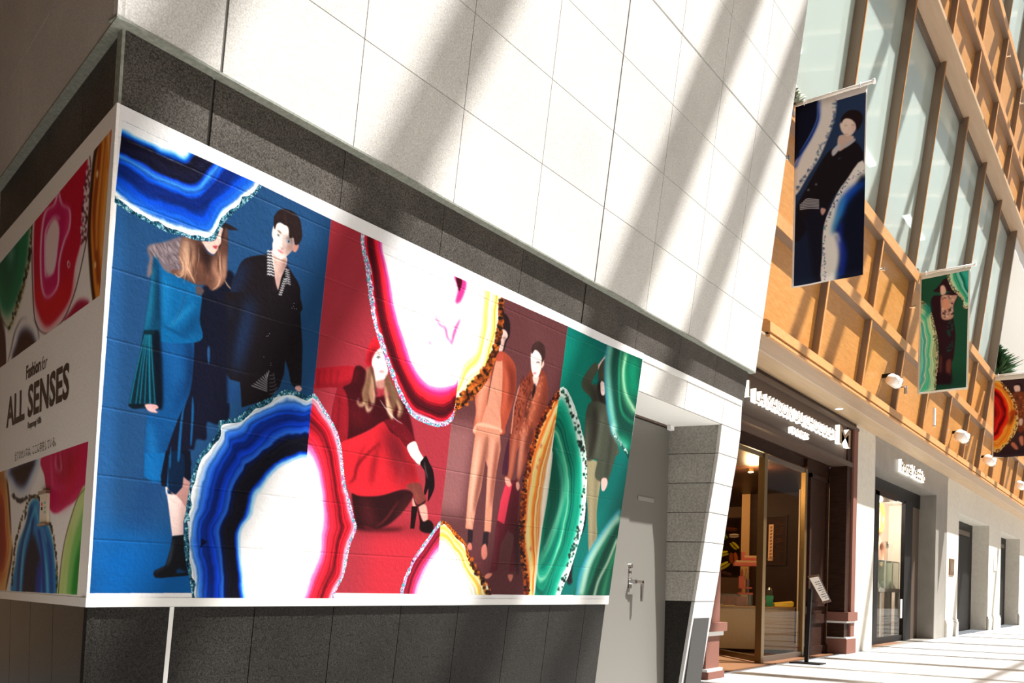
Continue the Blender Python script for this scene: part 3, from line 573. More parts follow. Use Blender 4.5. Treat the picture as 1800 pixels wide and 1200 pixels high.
    c.poly([(-80,260),(30,300),(56,420),(70,640),(78,780),(66,900),(30,1010),(-80,1060)], (200,80,20), 8); c.poly([(-80,400),(30,460),(50,640),(56,800),(30,920),(-80,960)], (150,30,14), 10)
    c.poly([(-80,200),(40,205),(70,330),(30,290),(-80,250)], (150,80,30), 6, .7)
    for P in ([(62,200),(84,420),(100,680)], [(112,770),(98,900),(60,1100)]): c.stroke(P, 12, (70,34,20), 2, .9)
    for P, w in (([(0,300),(50,420),(62,640),(72,780),(50,920)],6), ([(0,980),(50,960),(90,840)],8)): c.stroke(P, w, (250,210,150), 2, .7)
    c.poly([(66,195),(330,90),(300,230),(262,330),(215,430),(160,440),(110,395),(84,300)], (226,226,226), 3)
    c.poly([(76,190),(300,80),(255,240),(210,330),(150,330),(105,270)], (120,150,200), 5); c.poly([(98,190),(280,110),(238,240),(200,312),(150,306),(112,240)], (46,24,30), 4)
    for i in range(70):
        t = RNG.rand(); p = np.array([110,380])+t*np.array([130,0])+np.array([0,50*np.sin(t*3.14)])+(RNG.rand(2)-.5)*16; c.poly([p+(-6,-5),p+(6,-4),p+(5,6),p+(-5,5)], (60,50,50), 1, .8)
    c.poly([(345,90),(700,-20),(668,290),(640,350),(590,425),(520,475),(450,520),(400,500),(372,380),(355,250)], (206,20,84), 1.5)
    for P, w, q, a, sf in (([(520,60),(560,200),(480,230),(470,60)],50,(150,10,30),.8,10),([(640,20),(560,260),(500,420)],60,(214,10,50),.7,14),([(440,80),(440,180),(480,200),(470,60)],10,(250,200,220),.8,3),([(400,90),(410,240),(430,330),(560,330)],10,(246,140,180),.7,4),([(560,60),(540,160)],40,(96,20,16),.6,12),([(610,30),(600,140)],24,(110,20,20),.6,8),([(400,480),(480,500),(560,430),(640,330)],18,(246,120,160),.7,4),([(380,340),(400,460)],20,(240,130,170),.6,5)):
        c.stroke(P, w, q, sf, a)
    c.poly([(280,385),(330,430),(360,520),(400,590),(432,740),(448,900),(455,1150),(100,1150),(112,950),(128,760),(160,620),(200,560),(205,450),(235,410)], (246,240,230), 1)
    c.poly([(280,410),(318,440),(345,540),(392,640),(420,760),(432,900),(440,1150),(115,1150),(135,900),(160,740),(215,600),(235,470)], (24,130,190), 3)
    for P, w, q in (([(262,470),(200,700),(165,900),(150,1140)],26,(6,60,120)),([(310,470),(340,640),(390,800),(410,1140)],30,(8,70,150)),([(285,470),(240,620),(200,760),(180,960),(172,1140)],12,(90,190,230)),([(285,480),(320,640),(345,800),(370,960),(380,1140)],12,(110,200,240)),([(300,450),(330,600),(370,740)],8,(150,220,240)),([(270,560),(250,700),(210,900),(200,1140)],18,(4,44,110)),([(310,640),(340,850),(350,1140)],24,(4,50,140))):
        c.stroke(P, w, q, 3, .9, False)
    c.poly([(265,680),(300,760),(325,880),(320,1000),(300,1150),(190,1150),(200,960),(225,790)], (10,18,44), 5); c.poly([(300,900),(330,940),(320,1150),(280,1150)], (14,50,160), 5, .8)
    for Q, n in ((np.array([(205,575),(215,470),(250,400),(300,395),(335,450)], float), 60), (np.array([(200,500),(160,640),(130,760),(120,900),(105,1080)], float), 60), (np.array([(395,590),(425,700),(444,860),(450,1120)], float), 60)):
        for i in range(n):
            k = RNG.rand()*(len(Q)-1.001); j = int(k); p = Q[j]+(Q[j+1]-Q[j])*(k-j)+(RNG.rand(2)-.5)*10
            c.poly([p+(-5,-7),p+(4,-8),p+(5,7),p+(-4,8)], [(60,50,30),(150,130,90),(30,26,24)][i % 3], .8, .9)
    c.poly([(668,325),(610,400),(560,540),(520,690),(490,850),(470,1000),(455,1160),(640,1160),(700,700)], (206,226,150), 1.5)
    for P, w, q in (([(700,480),(600,800),(560,1160)],90,(110,190,90)),([(700,620),(620,860),(580,1160)],60,(20,130,40)),([(560,640),(500,1000),(480,1160)],24,(190,216,120)),([(700,860),(640,1000),(620,1160)],40,(90,190,70))):
        c.stroke(P, w, q, 6, .85, False)
    c.stroke([(664,335),(610,400),(560,540),(510,720),(480,900),(456,1150)], 7, (110,84,50), 1.2, .9, False)
    c.clip = None
    return c

def vein(c, P, cols):
    for w, q, sf, a in cols: c.stroke(P, w, q, sf, a, False)

def paint_banner_blue(W, H, Hm):
    c = Canvas(W, H, Hm, (244, 238, 234)); c.crop(1380,140,3.156)
    inn = [(70,158),(448,62),(415,1080),(40,1145)]
    c.poly(inn, (42,60,92), 0, 1, False, setclip=True); cl = c.clip
    c.stroke([(60,900),(430,1000)], 420, (22,32,54), 60, .8, False)
    # man
    c.clip = cl
    c.poly([(60,690),(140,620),(210,560),(240,700),(215,1150),(40,1150),(50,880)], (28,36,58), 8)
    c.poly([(300,355),(380,330),(430,390),(436,480),(330,560),(250,680),(200,800),(100,760),(60,700),(130,560),(230,400)], (30,24,28), 2)
    c.poly([(120,720),(230,700),(210,900),(205,1130),(150,1100),(130,900)], (26,24,38), 6)
    c.poly([(60,730),(110,780),(110,830),(50,890)], (26,22,30), 3)
    for j in range(7): c.stroke([(78+max(0,3-j)*10,650+j*9),(130,645+j*9),(188,655+j*8)], 4.5, (220,216,220), .8, .95, False)
    c.poly([(200,700),(226,712),(208,742),(196,725)], (206,160,150), 1)
    c.poly([(300,300),(375,300),(370,330),(300,385)], (214,184,170), 1.5)
    c.poly([(262,380),(300,345),(305,370),(268,412)], (200,196,200), 1.5); c.poly([(322,360),(380,316),(386,330),(340,364)], (190,186,190), 1.5)
    c.reg([(310,225),(340,200),(385,215),(395,250),(375,290),(345,300),(318,280),(306,245)], (246,222,206), 1.2, 1, True, [([(385,230),(375,290)],20,(170,120,104),5,.7)])
    c.reg([(312,230),(318,190),(360,158),(410,165),(432,200),(420,240),(400,270),(388,230),(360,205),(330,205)], (36,24,26), 1.2)
    c.stroke([(330,240),(345,244)], 5, (60,50,54), 1); c.stroke([(368,240),(384,243)], 5, (60,50,54), 1); c.stroke([(336,288),(352,291)], 4.5, (180,80,80), 1); c.stroke([(356,250),(352,275)], 4, (200,150,130), 1.5, .8)
    c.stroke([(295,430),(310,422)], 6, (120,140,200), 1)
    for p in ((128,595),(172,566)): c.poly([(p[0]-5,p[1]-5),(p[0]+5,p[1]-5),(p[0]+5,p[1]+5),(p[0]-5,p[1]+5)], (110,110,120), 1)
    # pale vein top left
    c.poly([(50,100),(190,100),(188,200),(150,290),(90,390),(50,470)], (20,22,40), 2)
    c.poly([(192,90),(280,80),(278,200),(232,330),(185,430),(130,510),(50,625),(50,455),(92,392),(150,300),(190,200)], (240,232,224), 2)
    c.stroke([(192,100),(188,200),(150,290),(90,390),(55,470)], 12, (30,70,190), 4, .95, False); c.stroke([(182,110),(180,200),(140,290),(80,385)], 5, (120,160,230), 1.5, .8)
    for i in range(110):
        Q = np.array([(276,100),(275,210),(240,310),(190,370),(175,440),(120,500),(62,590)], float); k = RNG.rand()*5.99; j = int(k); p = Q[j]+(Q[j+1]-Q[j])*(k-j)+(RNG.rand(2)-.5)*12
        c.stroke([p,p+(RNG.rand(2)-.5)*18,p+(RNG.rand(2)-.5)*26], 4, [(40,60,110),(90,140,160),(60,60,90)][i % 3], 1, .8)
    # right agate
    c.poly([(445,470),(330,560),(262,680),(215,800),(203,950),(212,1150),(445,1150)], (242,236,228), 1.2)
    c.poly([(445,548),(380,590),(320,670),(290,760),(270,830),(300,900),(300,1000),(285,1150),(445,1150)], (18,22,40), 6)
    for P, w, q, sf in (([(440,560),(370,610),(320,680),(305,760)],44,(20,80,200),8),([(330,640),(290,760),(262,850)],30,(60,150,220),7),([(310,780),(300,860),(320,960),(310,1060),(300,1100)],26,(30,60,200),7),([(262,870),(285,850),(300,900)],14,(244,240,236),4),([(280,1060),(290,1100)],20,(60,160,220),5)):
        c.stroke(P, w, q, sf, .9)
    for i in range(90):
        Q = np.array([(435,480),(330,562),(264,680),(218,800),(206,950),(213,1110)], float); k = RNG.rand()*4.99; j = int(k); p = Q[j]+(Q[j+1]-Q[j])*(k-j)+(RNG.rand(2)-.5)*np.array([12,16])+(5,4)
        c.stroke([p,p+(RNG.rand(2)-.5)*14,p+(RNG.rand(2)-.5)*22], 4, [(30,40,70),(80,150,150),(120,80,140)][i % 3], 1, .8)
    c.clip = None
    return c

def paint_banner_green(W, H, Hm):
    c = Canvas(W, H, Hm, (240, 236, 220)); c.crop(1560,440,3)
    c.poly([(180,140),(430,108),(415,722),(168,745)], (34,86,62), 0, 1, False, setclip=True)
    c.stroke([(170,700),(420,690)], 110, (26,66,50), 20, .8, False)
    # woman
    c.poly([(244,205),(262,190),(280,170),(300,146),(325,150),(345,190),(350,215),(300,210),(265,215)], (48,26,34), 1.2)
    c.poly([(282,185),(300,180),(312,210),(300,235),(284,225)], (230,190,170), 1.2)
    c.poly([(240,235),(290,232),(350,215),(372,245),(350,300),(348,350),(360,440),(352,555),(340,600),(335,690),(250,690),(272,560),(270,480),(240,340),(228,300)], (48,26,34), 1.5)
    c.poly([(288,235),(345,235),(370,240),(350,290),(346,356),(292,360),(285,300)], (200,160,140), 1.5)
    for i in range(60): 
        p = np.array([292,240])+RNG.rand(2)*np.array([58,112]); c.poly([p+(-4,-4),p+(4,-3),p+(3,4),p+(-4,3)], [(60,40,44),(230,210,190),(120,80,80)][i % 3], 1, .8)
    c.poly([(296,250),(330,270),(320,310),(298,300)], (226,160,130), 2)
    for i in range(30): 
        p = np.array([318,370])+RNG.rand(2)*np.array([30,170]); c.poly([p+(-4,-4),p+(4,-3),p+(3,4),p+(-4,3)], (30,80,70), 1.5, .8)
    c.poly([(312,590),(338,580),(330,680),(316,680)], (110,60,50), 2); c.poly([(278,560),(290,560),(286,640),(276,640)], (90,50,44), 2)
    c.poly([(252,700),(300,706),(340,700),(330,650),(270,650)], (40,24,30), 3)
    c.agate([(318,148),(340,200),(370,235),(400,270),(400,300),(430,305),(560,200),(560,60),(340,60),(318,110)], [(380,110),(400,160),(430,220),(500,160),(480,60),(400,70)], (460,130),
            [(None, [(0,(190,200,150)),(.2,(200,226,190)),(.4,(90,200,150)),(.6,(30,140,110)),(.8,(150,220,200)),(1.,(20,120,100)),(1.4,(60,180,160))], [(200,190,150),(110,120,90),(220,220,190)])], crust=5, warp=.2, seed=41)
    c.agate([(170,255),(215,285),(240,340),(262,430),(270,500),(272,580),(262,660),(240,760),(100,860),(20,700),(20,300)], [(120,330),(180,400),(190,520),(170,660),(120,700),(80,500)], (110,520),
            [(None, [(0,(190,200,150)),(.2,(186,214,160)),(.45,(170,216,170)),(.6,(60,190,150)),(.75,(190,226,190)),(.9,(60,200,190)),(1.,(150,220,190)),(1.4,(40,180,170))], [(200,190,150),(110,120,90),(220,220,190)])], crust=6, warp=.25, seed=43)
    c.stroke([(185,280),(215,300),(205,350)], 30, (20,150,130), 5, .9)
    c.clip = None
    return c

def paint_banner_brown(W, H, Hm):
    c = Canvas(W, H, Hm, (240, 230, 215)); c.crop(1560,440,3)
    c.poly([(566,690),(800,668),(800,1092),(556,1088)], (60,40,42), 0, 1, False, setclip=True)
    c.stroke([(560,1060),(800,1060)], 60, (44,30,34), 14, .8, False)
    c.poly([(668,720),(690,700),(712,710),(712,740),(700,760),(672,745)], (40,26,26), 1.5); c.poly([(672,715),(700,712),(704,738),(690,756),(674,740)], (232,196,180), 1.2)
    c.poly([(660,760),(720,745),(780,800),(780,940),(700,960),(670,850)], (120,60,36), 2)
    for i in range(60): 
        p = np.array([675,770])+RNG.rand(2)*np.array([90,160]); c.poly([p+(-4,-4),p+(4,-3),p+(3,4),p+(-4,3)], [(60,34,28),(190,110,60)][i % 2], 1.5, .7)
    c.poly([(696,890),(716,884),(714,915),(700,920)], (220,190,170), 1.5); c.poly([(700,960),(790,930),(790,1000),(720,1000)], (70,40,36), 3)
    c.poly([(652,1020),(668,1008),(692,1040),(676,1046)], (190,110,80), 1.5); c.poly([(696,985),(716,975),(720,1020),(706,1022)], (200,120,90), 1.5)
    c.agate([(565,670),(600,690),(640,730),(670,775),(690,830),(695,880),(690,930),(660,990),(620,1030),(560,1066),(400,1000),(380,800),(420,690)], [(560,760),(600,800),(620,860),(600,920),(560,980),(480,960),(460,860),(480,780)], (530,870),
            [(None, [(0,(240,200,120)),(.15,(250,190,80)),(.35,(240,130,30)),(.55,(250,170,60)),(.7,(230,60,20)),(.85,(200,20,20)),(1.,(90,10,14)),(1.3,(220,30,24)),(2,(60,8,14))], [(220,180,110),(130,80,40),(240,220,160)])], crust=5, warp=.3, seed=47)
    c.stroke([(640,920),(660,880),(668,850),(690,860)], 26, (120,30,16), 4, .8); c.stroke([(620,860),(660,860),(680,840)], 16, (200,70,24), 4, .8)
    c.clip = None
    return c
# ---------------------------------------------------------------- helpers
T = 0.125946            # outward lean of the stone block and of the upper front (run per rise)
YR, YW, YS = 3.5602, 5.0827, 5.15
CORNER = (1.833, 3.4176, 1.133)
dL = Vector((.205, .97876, 0)).normalized(); nL = Vector((-dL.y, dL.x, 0))
def tag(o, label=None, cat=None, group=None, kind=None):
    for k, v in (('label', label), ('category', cat), ('group', group), ('kind', kind)):
        if v: o[k] = v
    return o
def origin(o):
    p = Vector((0, 0, 0))
    while o is not None: p = p+o.location; o = o.parent
    return p
def obj(name, V, Fc, mat, parent=None, smooth=False, uv=None, loc=None):
    """V in world metres; one mesh object"""
    base = origin(parent)
    l = Vector(loc) if loc is not None else (Vector((0, 0, 0)) if parent is not None else Vector(V[0]))
    if parent is None: off = l
    else: off = base+l
    me = bpy.data.meshes.new(name); me.from_pydata([tuple(Vector(v)-off) for v in V], [], Fc)
    if mat: me.materials.append(mat)
    if uv:
        lay = me.uv_layers.new(name='UVMap')
        for lp in me.loops: lay.data[lp.index].uv = uv(V[lp.vertex_index])
    me.update()
    bm = bmesh.new(); bm.from_mesh(me); bmesh.ops.recalc_face_normals(bm, faces=bm.faces); bm.to_mesh(me); bm.free()
    if smooth:
        for p in me.polygons: p.use_smooth = True
    o = bpy.data.objects.new(name, me); COL.objects.link(o); o.location = l
    if parent is not None: o.parent = parent
    return o
def thing(name, label, cat, loc, group=None, kind=None):
    o = bpy.data.objects.new(name, None); COL.objects.link(o); o.location = loc; o.empty_display_size = .1
    return tag(o, label, cat, group, kind)
class MB:
    def __init__(s): s.v = []; s.f = []
    def add(s, V, F):
        n = len(s.v); s.v += [tuple(v) for v in V]; s.f += [tuple(i+n for i in f) for f in F]; return s
    def hexa(s, b, t):
        return s.add(list(b)+list(t), [(0,1,2,3), (7,6,5,4), (0,4,5,1), (1,5,6,2), (2,6,7,3), (3,7,4,0)])
    def box(s, x0, x1, y0, y1, z0, z1):
        return s.hexa([(x0,y0,z0),(x1,y0,z0),(x1,y1,z0),(x0,y1,z0)], [(x0,y0,z1),(x1,y0,z1),(x1,y1,z1),(x0,y1,z1)])
    def tbox(s, Y0, x0, x1, z0, z1, o0, o1, x0t=None, x1t=None):
        """slab on the leaning plane Y = Y0 - T z, standing from offset o0 to o1 outwards"""
        x0t = x0 if x0t is None else x0t; x1t = x1 if x1t is None else x1t
        y = lambda z, o: Y0-T*z-o
        return s.hexa([(x0,y(z0,o1),z0),(x1,y(z0,o1),z0),(x1,y(z0,o0),z0),(x0,y(z0,o0),z0)], [(x0t,y(z1,o1),z1),(x1t,y(z1,o1),z1),(x1t,y(z1,o0),z1),(x0t,y(z1,o0),z1)])
    def cyl(s, a, b, r, n=16, r2=None, cap=True):
        a, b = Vector(a), Vector(b); r2 = r if r2 is None else r2
        d = (b-a).normalized(); u = d.orthogonal().normalized(); w_ = d.cross(u)
        V = [a+(u*math.cos(t)+w_*math.sin(t))*r for t in [2*math.pi*i/n for i in range(n)]]+[b+(u*math.cos(t)+w_*math.sin(t))*r2 for t in [2*math.pi*i/n for i in range(n)]]
        F = [(i, (i+1) % n, n+(i+1) % n, n+i) for i in range(n)]
        if cap: F += [tuple(range(n))[::-1], tuple(range(n, 2*n))]
        return s.add(V, F)
    def tor(s, c, n_, R, r, N=28, M=8):
        c = Vector(c); n_ = Vector(n_).normalized(); u = n_.orthogonal().normalized(); w_ = n_.cross(u); V = []; F = []
        for i in range(N):
            a = 2*math.pi*i/N; e = u*math.cos(a)+w_*math.sin(a)
            for j in range(M):
                b = 2*math.pi*j/M; V.append(c+e*(R+r*math.cos(b))+n_*r*math.sin(b))
        for i in range(N):
            for j in range(M): F.append((i*M+j, ((i+1) % N)*M+j, ((i+1) % N)*M+(j+1) % M, i*M+(j+1) % M))
        return s.add(V, F)
    def build(s, name, mat, parent=None, smooth=False, loc=None, uv=None):
        if loc is None and parent is None:
            A = np.array(s.v); loc = ((A[:, 0].min()+A[:, 0].max())/2, (A[:, 1].min()+A[:, 1].max())/2, A[:, 2].min())
        if loc is None: loc_ = None
        else: loc_ = loc
        return obj(name, s.v, s.f, mat, parent, smooth, uv, loc_)
def Lp(s, z, o=0):
    """point on the left face: s metres from the corner foot, height z, o outwards"""
    p = Vector((CORNER[0], CORNER[1], 0))+dL*s+nL*o; return Vector((p.x, p.y, z))
def cornerS(z): return cS(z)        # the leaning corner edge as seen along the left face
def Lbox(mb, s0, s1, z0, z1, o0, o1, s0t=None):
    s0t = s0 if s0t is None else s0t
    return mb.hexa([Lp(s0,z0,o1),Lp(s1,z0,o1),Lp(s1,z0,o0),Lp(s0,z0,o0)], [Lp(s0t,z1,o1),Lp(s1,z1,o1),Lp(s1,z1,o0),Lp(s0t,z1,o0)])
def cS(z, oR=0, oL=0): return (YR-T*z-oR-CORNER[1]-nL.y*oL)/dL.y
def cX(z, oR=0, oL=0): return CORNER[0]+dL.x*cS(z, oR, oL)+nL.x*oL
def edgeX(z, off=0): return cX(z, 0, 0)
# picture measurements of the prints -> wall coordinates
def ray(x, y):
    X, Y = x-900, y-PY0; a = c_*X+s_*Y; b = -s_*X+c_*Y; r, u = a/FPX, -b/FPX
    return np.array([math.sin(HEAD)*r+math.cos(HEAD), -math.cos(HEAD)*r+math.sin(HEAD), u])
def hit(x, y, n, p):
    d = ray(x, y); n = np.array(n, float); C = np.array([0, 0, EYE]); return C+d*(((np.array(p)-C)@n)/(d@n))

# ---------------------------------------------------------------- materials
def mat(name, col, rough=.6, metal=0, emit=None, es=0, spec=None):
    m = bpy.data.materials.new(name); m.use_nodes = True; b = m.node_tree.nodes['Principled BSDF']
    b.inputs['Base Color'].default_value = (*col, 1); b.inputs['Roughness'].default_value = rough; b.inputs['Metallic'].default_value = metal
    if spec is not None: b.inputs['Specular IOR Level'].default_value = spec
    if emit: b.inputs['Emission Color'].default_value = (*emit, 1); b.inputs['Emission Strength'].default_value = es
    return m
def noisemat(name, c0, c1, rough=.6, scale=40, sc3=(1, 1, 1), metal=0, bump=.0, bscale=60, big=None, detail=6, lo=.35, hi=.65, spec=None, bdist=.01):
    m = mat(name, c0, rough, metal); nt = m.node_tree; N = nt.nodes; L = nt.links; b = N['Principled BSDF']
    if spec is not None: b.inputs['Specular IOR Level'].default_value = spec
    tc = N.new('ShaderNodeNewGeometry'); mp = N.new('ShaderNodeMapping'); mp.inputs['Scale'].default_value = sc3; L.new(tc.outputs['Position'], mp.inputs[0])
    n = N.new('ShaderNodeTexNoise'); n.inputs['Scale'].default_value = scale; n.inputs['Detail'].default_value = detail; L.new(mp.outputs[0], n.inputs['Vector'])
    r = N.new('ShaderNodeMapRange'); r.inputs[1].default_value = lo; r.inputs[2].default_value = hi; L.new(n.outputs[0], r.inputs[0])
    mx = N.new('ShaderNodeMix'); mx.data_type = 'RGBA'; mx.inputs[6].default_value = (*c0, 1); mx.inputs[7].default_value = (*c1, 1); L.new(r.outputs[0], mx.inputs[0])
    out = mx.outputs[2]
    if big:
        n2 = N.new('ShaderNodeTexNoise'); n2.inputs['Scale'].default_value = big[0]; n2.inputs['Detail'].default_value = 4; L.new(tc.outputs['Position'], n2.inputs['Vector'])
        r2 = N.new('ShaderNodeMapRange'); r2.inputs[1].default_value = .3; r2.inputs[2].default_value = .7; r2.inputs[3].default_value = 1-big[1]; r2.inputs[4].default_value = 1+big[1]*.4; L.new(n2.outputs[0], r2.inputs[0])
        oi = N.new('ShaderNodeObjectInfo'); r3 = N.new('ShaderNodeMapRange'); r3.inputs[3].default_value = 1-big[1]*.5; r3.inputs[4].default_value = 1; L.new(oi.outputs['Random'], r3.inputs[0])
        mm = N.new('ShaderNodeMath'); mm.operation = 'MULTIPLY'; L.new(r2.outputs[0], mm.inputs[0]); L.new(r3.outputs[0], mm.inputs[1])
        vm = N.new('ShaderNodeVectorMath'); vm.operation = 'SCALE'; L.new(out, vm.inputs[0]); L.new(mm.outputs[0], vm.inputs['Scale']); out = vm.outputs[0]
    L.new(out, b.inputs['Base Color'])
    if bump:
        n3 = N.new('ShaderNodeTexNoise'); n3.inputs['Scale'].default_value = bscale; n3.inputs['Detail'].default_value = 5; L.new(mp.outputs[0], n3.inputs['Vector'])
        bu = N.new('ShaderNodeBump'); bu.inputs['Strength'].default_value = bump; bu.inputs['Distance'].default_value = bdist; L.new(n3.outputs[0], bu.inputs['Height']); L.new(bu.outputs[0], b.inputs['Normal'])
    return m
M = dict(
    stone=noisemat('pale_granite', (.44,.425,.395), (.63,.615,.585), .6, 150, spec=.15, bump=.25, bscale=110, big=(1.5,.12), bdist=.004),
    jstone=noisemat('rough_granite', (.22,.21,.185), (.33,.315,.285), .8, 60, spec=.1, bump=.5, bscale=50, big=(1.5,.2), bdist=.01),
    dark=noisemat('dark_granite', (.028,.024,.020), (.115,.103,.090), .5, 150, spec=.12, bump=.12, bscale=120, big=(2.5,.35), bdist=.003),
    black=noisemat('black_granite', (.008,.007,.006), (.034,.032,.029), .35, 160, spec=.06, bump=.05, bscale=120, big=(2,.25), bdist=.002),
    polish=noisemat('polished_stone', (.40,.40,.395), (.46,.46,.455), .3, 60),
    beige=mat('beige_ceiling', (.55,.50,.41), .7),
    gap=mat('joint_shadow', (.03,.028,.026), .9), seal=mat('joint_sealant', (.10,.095,.085), .6),
    ledge=mat('painted_ledge', (.62,.62,.60), .4), edge=noisemat('granite_edge', (.16,.17,.14), (.24,.25,.21), .6, 60),
    wood=noisemat('maple_veneer', (.41,.175,.036), (.50,.235,.064), .38, 5, (1,1,9), bump=.03, bscale=8, big=(.6,.12)),
    woodf=noisemat('maple_frame', (.47,.225,.075), (.55,.275,.10), .35, 6, (1,1,9), bump=.02, bscale=8),
    bronze=mat('bronze_frame', (.23,.17,.125), .35, .5), dbronze=mat('dark_bronze', (.10,.07,.05), .4, .4),
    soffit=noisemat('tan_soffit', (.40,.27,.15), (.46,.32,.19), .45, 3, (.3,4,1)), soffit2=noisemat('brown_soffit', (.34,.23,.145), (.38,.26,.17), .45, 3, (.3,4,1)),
    plaster=noisemat('cream_plaster', (.56,.52,.45), (.62,.58,.50), .6, 8, big=(.4,.05)),
    floor=noisemat('floor_stone', (.50,.49,.47), (.58,.57,.55), .4, 30, big=(.8,.08)),
    door=mat('grey_door_paint', (.125,.118,.104), .4), chrome=mat('brushed_steel', (.62,.62,.62), .22, 1), white=mat('white_paint', (.82,.81,.79), .5),
    ceil=mat('white_ceiling', (.74,.73,.70), .7), poles=mat('pale_pole', (.72,.68,.62), .35, .2),
    cocoa=noisemat('cocoa_panel', (.022,.010,.007), (.032,.015,.010), .4, 4, (1,1,8), spec=.05), cocoas=mat('cocoa_sign', (.085,.058,.045), .5, spec=.1), rose=mat('rose_brown_trim', (.17,.075,.056), .6, spec=.1),
    brass=mat('aged_brass', (.20,.13,.05), .35, .8), glow=mat('lit_letter', (1,1,.95), .5, 0, (1,.97,.85), 1.6), face=mat('letter_face', (.26,.18,.12), .6, spec=.1),
    tan=noisemat('tan_counter', (.40,.30,.17), (.45,.34,.20), .5, 20, (6,6,.4)), redbox=mat('orange_red_box', (.32,.05,.014), .5), green=mat('green_box', (.01,.22,.07), .5), yellow=mat('yellow_tray', (.85,.60,.04), .5),
    choc=mat('chocolate', (.09,.035,.015), .35), blackm=mat('black_metal', (.009,.008,.008), .5, spec=.12), greys=noisemat('taupe_surround', (.20,.185,.16), (.235,.215,.19), .35, 4, (1,1,.5)),
    inner=mat('warm_interior', (.10,.045,.02), .6), innert=mat('ochre_panel', (.34,.19,.07), .6), pinkw=mat('blush_interior', (.80,.70,.62), .6), wfloor=mat('timber_floor', (.16,.07,.03), .4),
    leaf=mat('fir_needles', (.05,.13,.05), .6), frost=mat('frosted_leaf', (.55,.60,.50), .7), sky=mat('truss_white', (.75,.76,.76), .5), lamp=mat('lamp_lens', (1,.9,.7), .5, 0, (1,.85,.6), 12), tube=mat('ceiling_lamp', (1,1,1), .5, 0, (1,1,.95), 4),
    brownwall=mat('brown_wall', (.26,.18,.12), .7), darkwall=mat('dim_brown_wall', (.27,.165,.09), .8), ink=mat('dark_brown_ink', (.045,.022,.012), .6), grwall=mat('grey_wall', (.42,.42,.40), .7),
    bead=mat('amber_beads', (.75,.42,.12), .3), beadp=mat('pink_beads', (.80,.42,.30), .3), bplate=mat('bronze_plaque', (.22,.13,.06), .35, .6), reds=mat('red_mark', (.6,.06,.05), .5), ygr=mat('teal_mark', (.2,.5,.45), .5),
)
def glassmat(name, tint, refl, diff=0, rough=.02, pw_=5.0):
    m = bpy.data.materials.new(name); m.use_nodes = True; nt = m.node_tree; N = nt.nodes; L = nt.links; N.remove(N['Principled BSDF'])
    tr = N.new('ShaderNodeBsdfTransparent'); tr.inputs[0].default_value = (*tint, 1)
    gl = N.new('ShaderNodeBsdfGlossy'); gl.inputs['Roughness'].default_value = rough
    lw = N.new('ShaderNodeLayerWeight'); lw.inputs[0].default_value = .5
    pw = N.new('ShaderNodeMath'); pw.operation = 'POWER'; pw.inputs[1].default_value = pw_; L.new(lw.outputs['Facing'], pw.inputs[0])
    ad = N.new('ShaderNodeMath'); ad.operation = 'ADD'; ad.use_clamp = True; ad.inputs[1].default_value = refl; L.new(pw.outputs[0], ad.inputs[0])
    mx = N.new('ShaderNodeMixShader'); L.new(ad.outputs[0], mx.inputs[0]); L.new(tr.outputs[0], mx.inputs[1]); L.new(gl.outputs[0], mx.inputs[2]); out = mx.outputs[0]
    if diff:
        df = N.new('ShaderNodeBsdfDiffuse'); df.inputs[0].default_value = (.76,.84,.80,1); m2 = N.new('ShaderNodeMixShader'); m2.inputs[0].default_value = diff; L.new(out, m2.inputs[1]); L.new(df.outputs[0], m2.inputs[2]); out = m2.outputs[0]
    L.new(out, N['Material Output'].inputs[0]); return m
M['glass'] = glassmat('window_glass', (.86,.95,.92), .08, .27)
M['sglass'] = glassmat('shop_glass', (.97,.97,.95), .012, 0, .02, 11)
M['cglass'] = glassmat('case_glass', (.90,.98,.94), .05, .05)
def printmat(name, c, rough, bump=0, k=.80, grain=.035):
    """paper or vinyl carrying the painted print"""
    H, W = c.im.shape[:2]; a = np.ones((H, W, 4), np.float32); v = (c.im/255).clip(0, 1)
    v = v*(1+(RNG.rand(H, W, 1)-.5)*grain*2)
    v = v.clip(0, 1); lin = np.where(v <= .04045, v/12.92, ((v+.055)/1.055)**2.4)
    a[..., :3] = lin[::-1]
    im = bpy.data.images.new(name, W, H, float_buffer=True); im.colorspace_settings.name = 'Linear Rec.709' if 'Linear Rec.709' in [e.identifier for e in bpy.types.ColorManagedInputColorspaceSettings.bl_rna.properties['name'].enum_items] else im.colorspace_settings.name
    im.pixels.foreach_set(a.ravel()); im.update(); im.pack()
    m = mat(name, (1, 1, 1), rough); nt = m.node_tree; N = nt.nodes; L = nt.links; b = N['Principled BSDF']
    t = N.new('ShaderNodeTexImage'); t.image = im; t.extension = 'EXTEND'; u = N.new('ShaderNodeUVMap'); u.uv_map = 'UVMap'; L.new(u.outputs[0], t.inputs[0])
    s = N.new('ShaderNodeVectorMath'); s.operation = 'SCALE'; s.inputs['Scale'].default_value = k; L.new(t.outputs[0], s.inputs[0]); L.new(s.outputs[0], b.inputs['Base Color'])
    b.inputs['Specular IOR Level'].default_value = .04
    if bump:
        g = N.new('ShaderNodeNewGeometry'); n = N.new('ShaderNodeTexNoise'); n.inputs['Scale'].default_value = 45; n.inputs['Detail'].default_value = 7; n.inputs['Distortion'].default_value = .6; L.new(g.outputs['Position'], n.inputs['Vector'])
        bu = N.new('ShaderNodeBump'); bu.inputs['Strength'].default_value = bump; bu.inputs['Distance'].default_value = .01; L.new(n.outputs[0], bu.inputs['Height']); L.new(bu.outputs[0], b.inputs['Normal'])
    return m
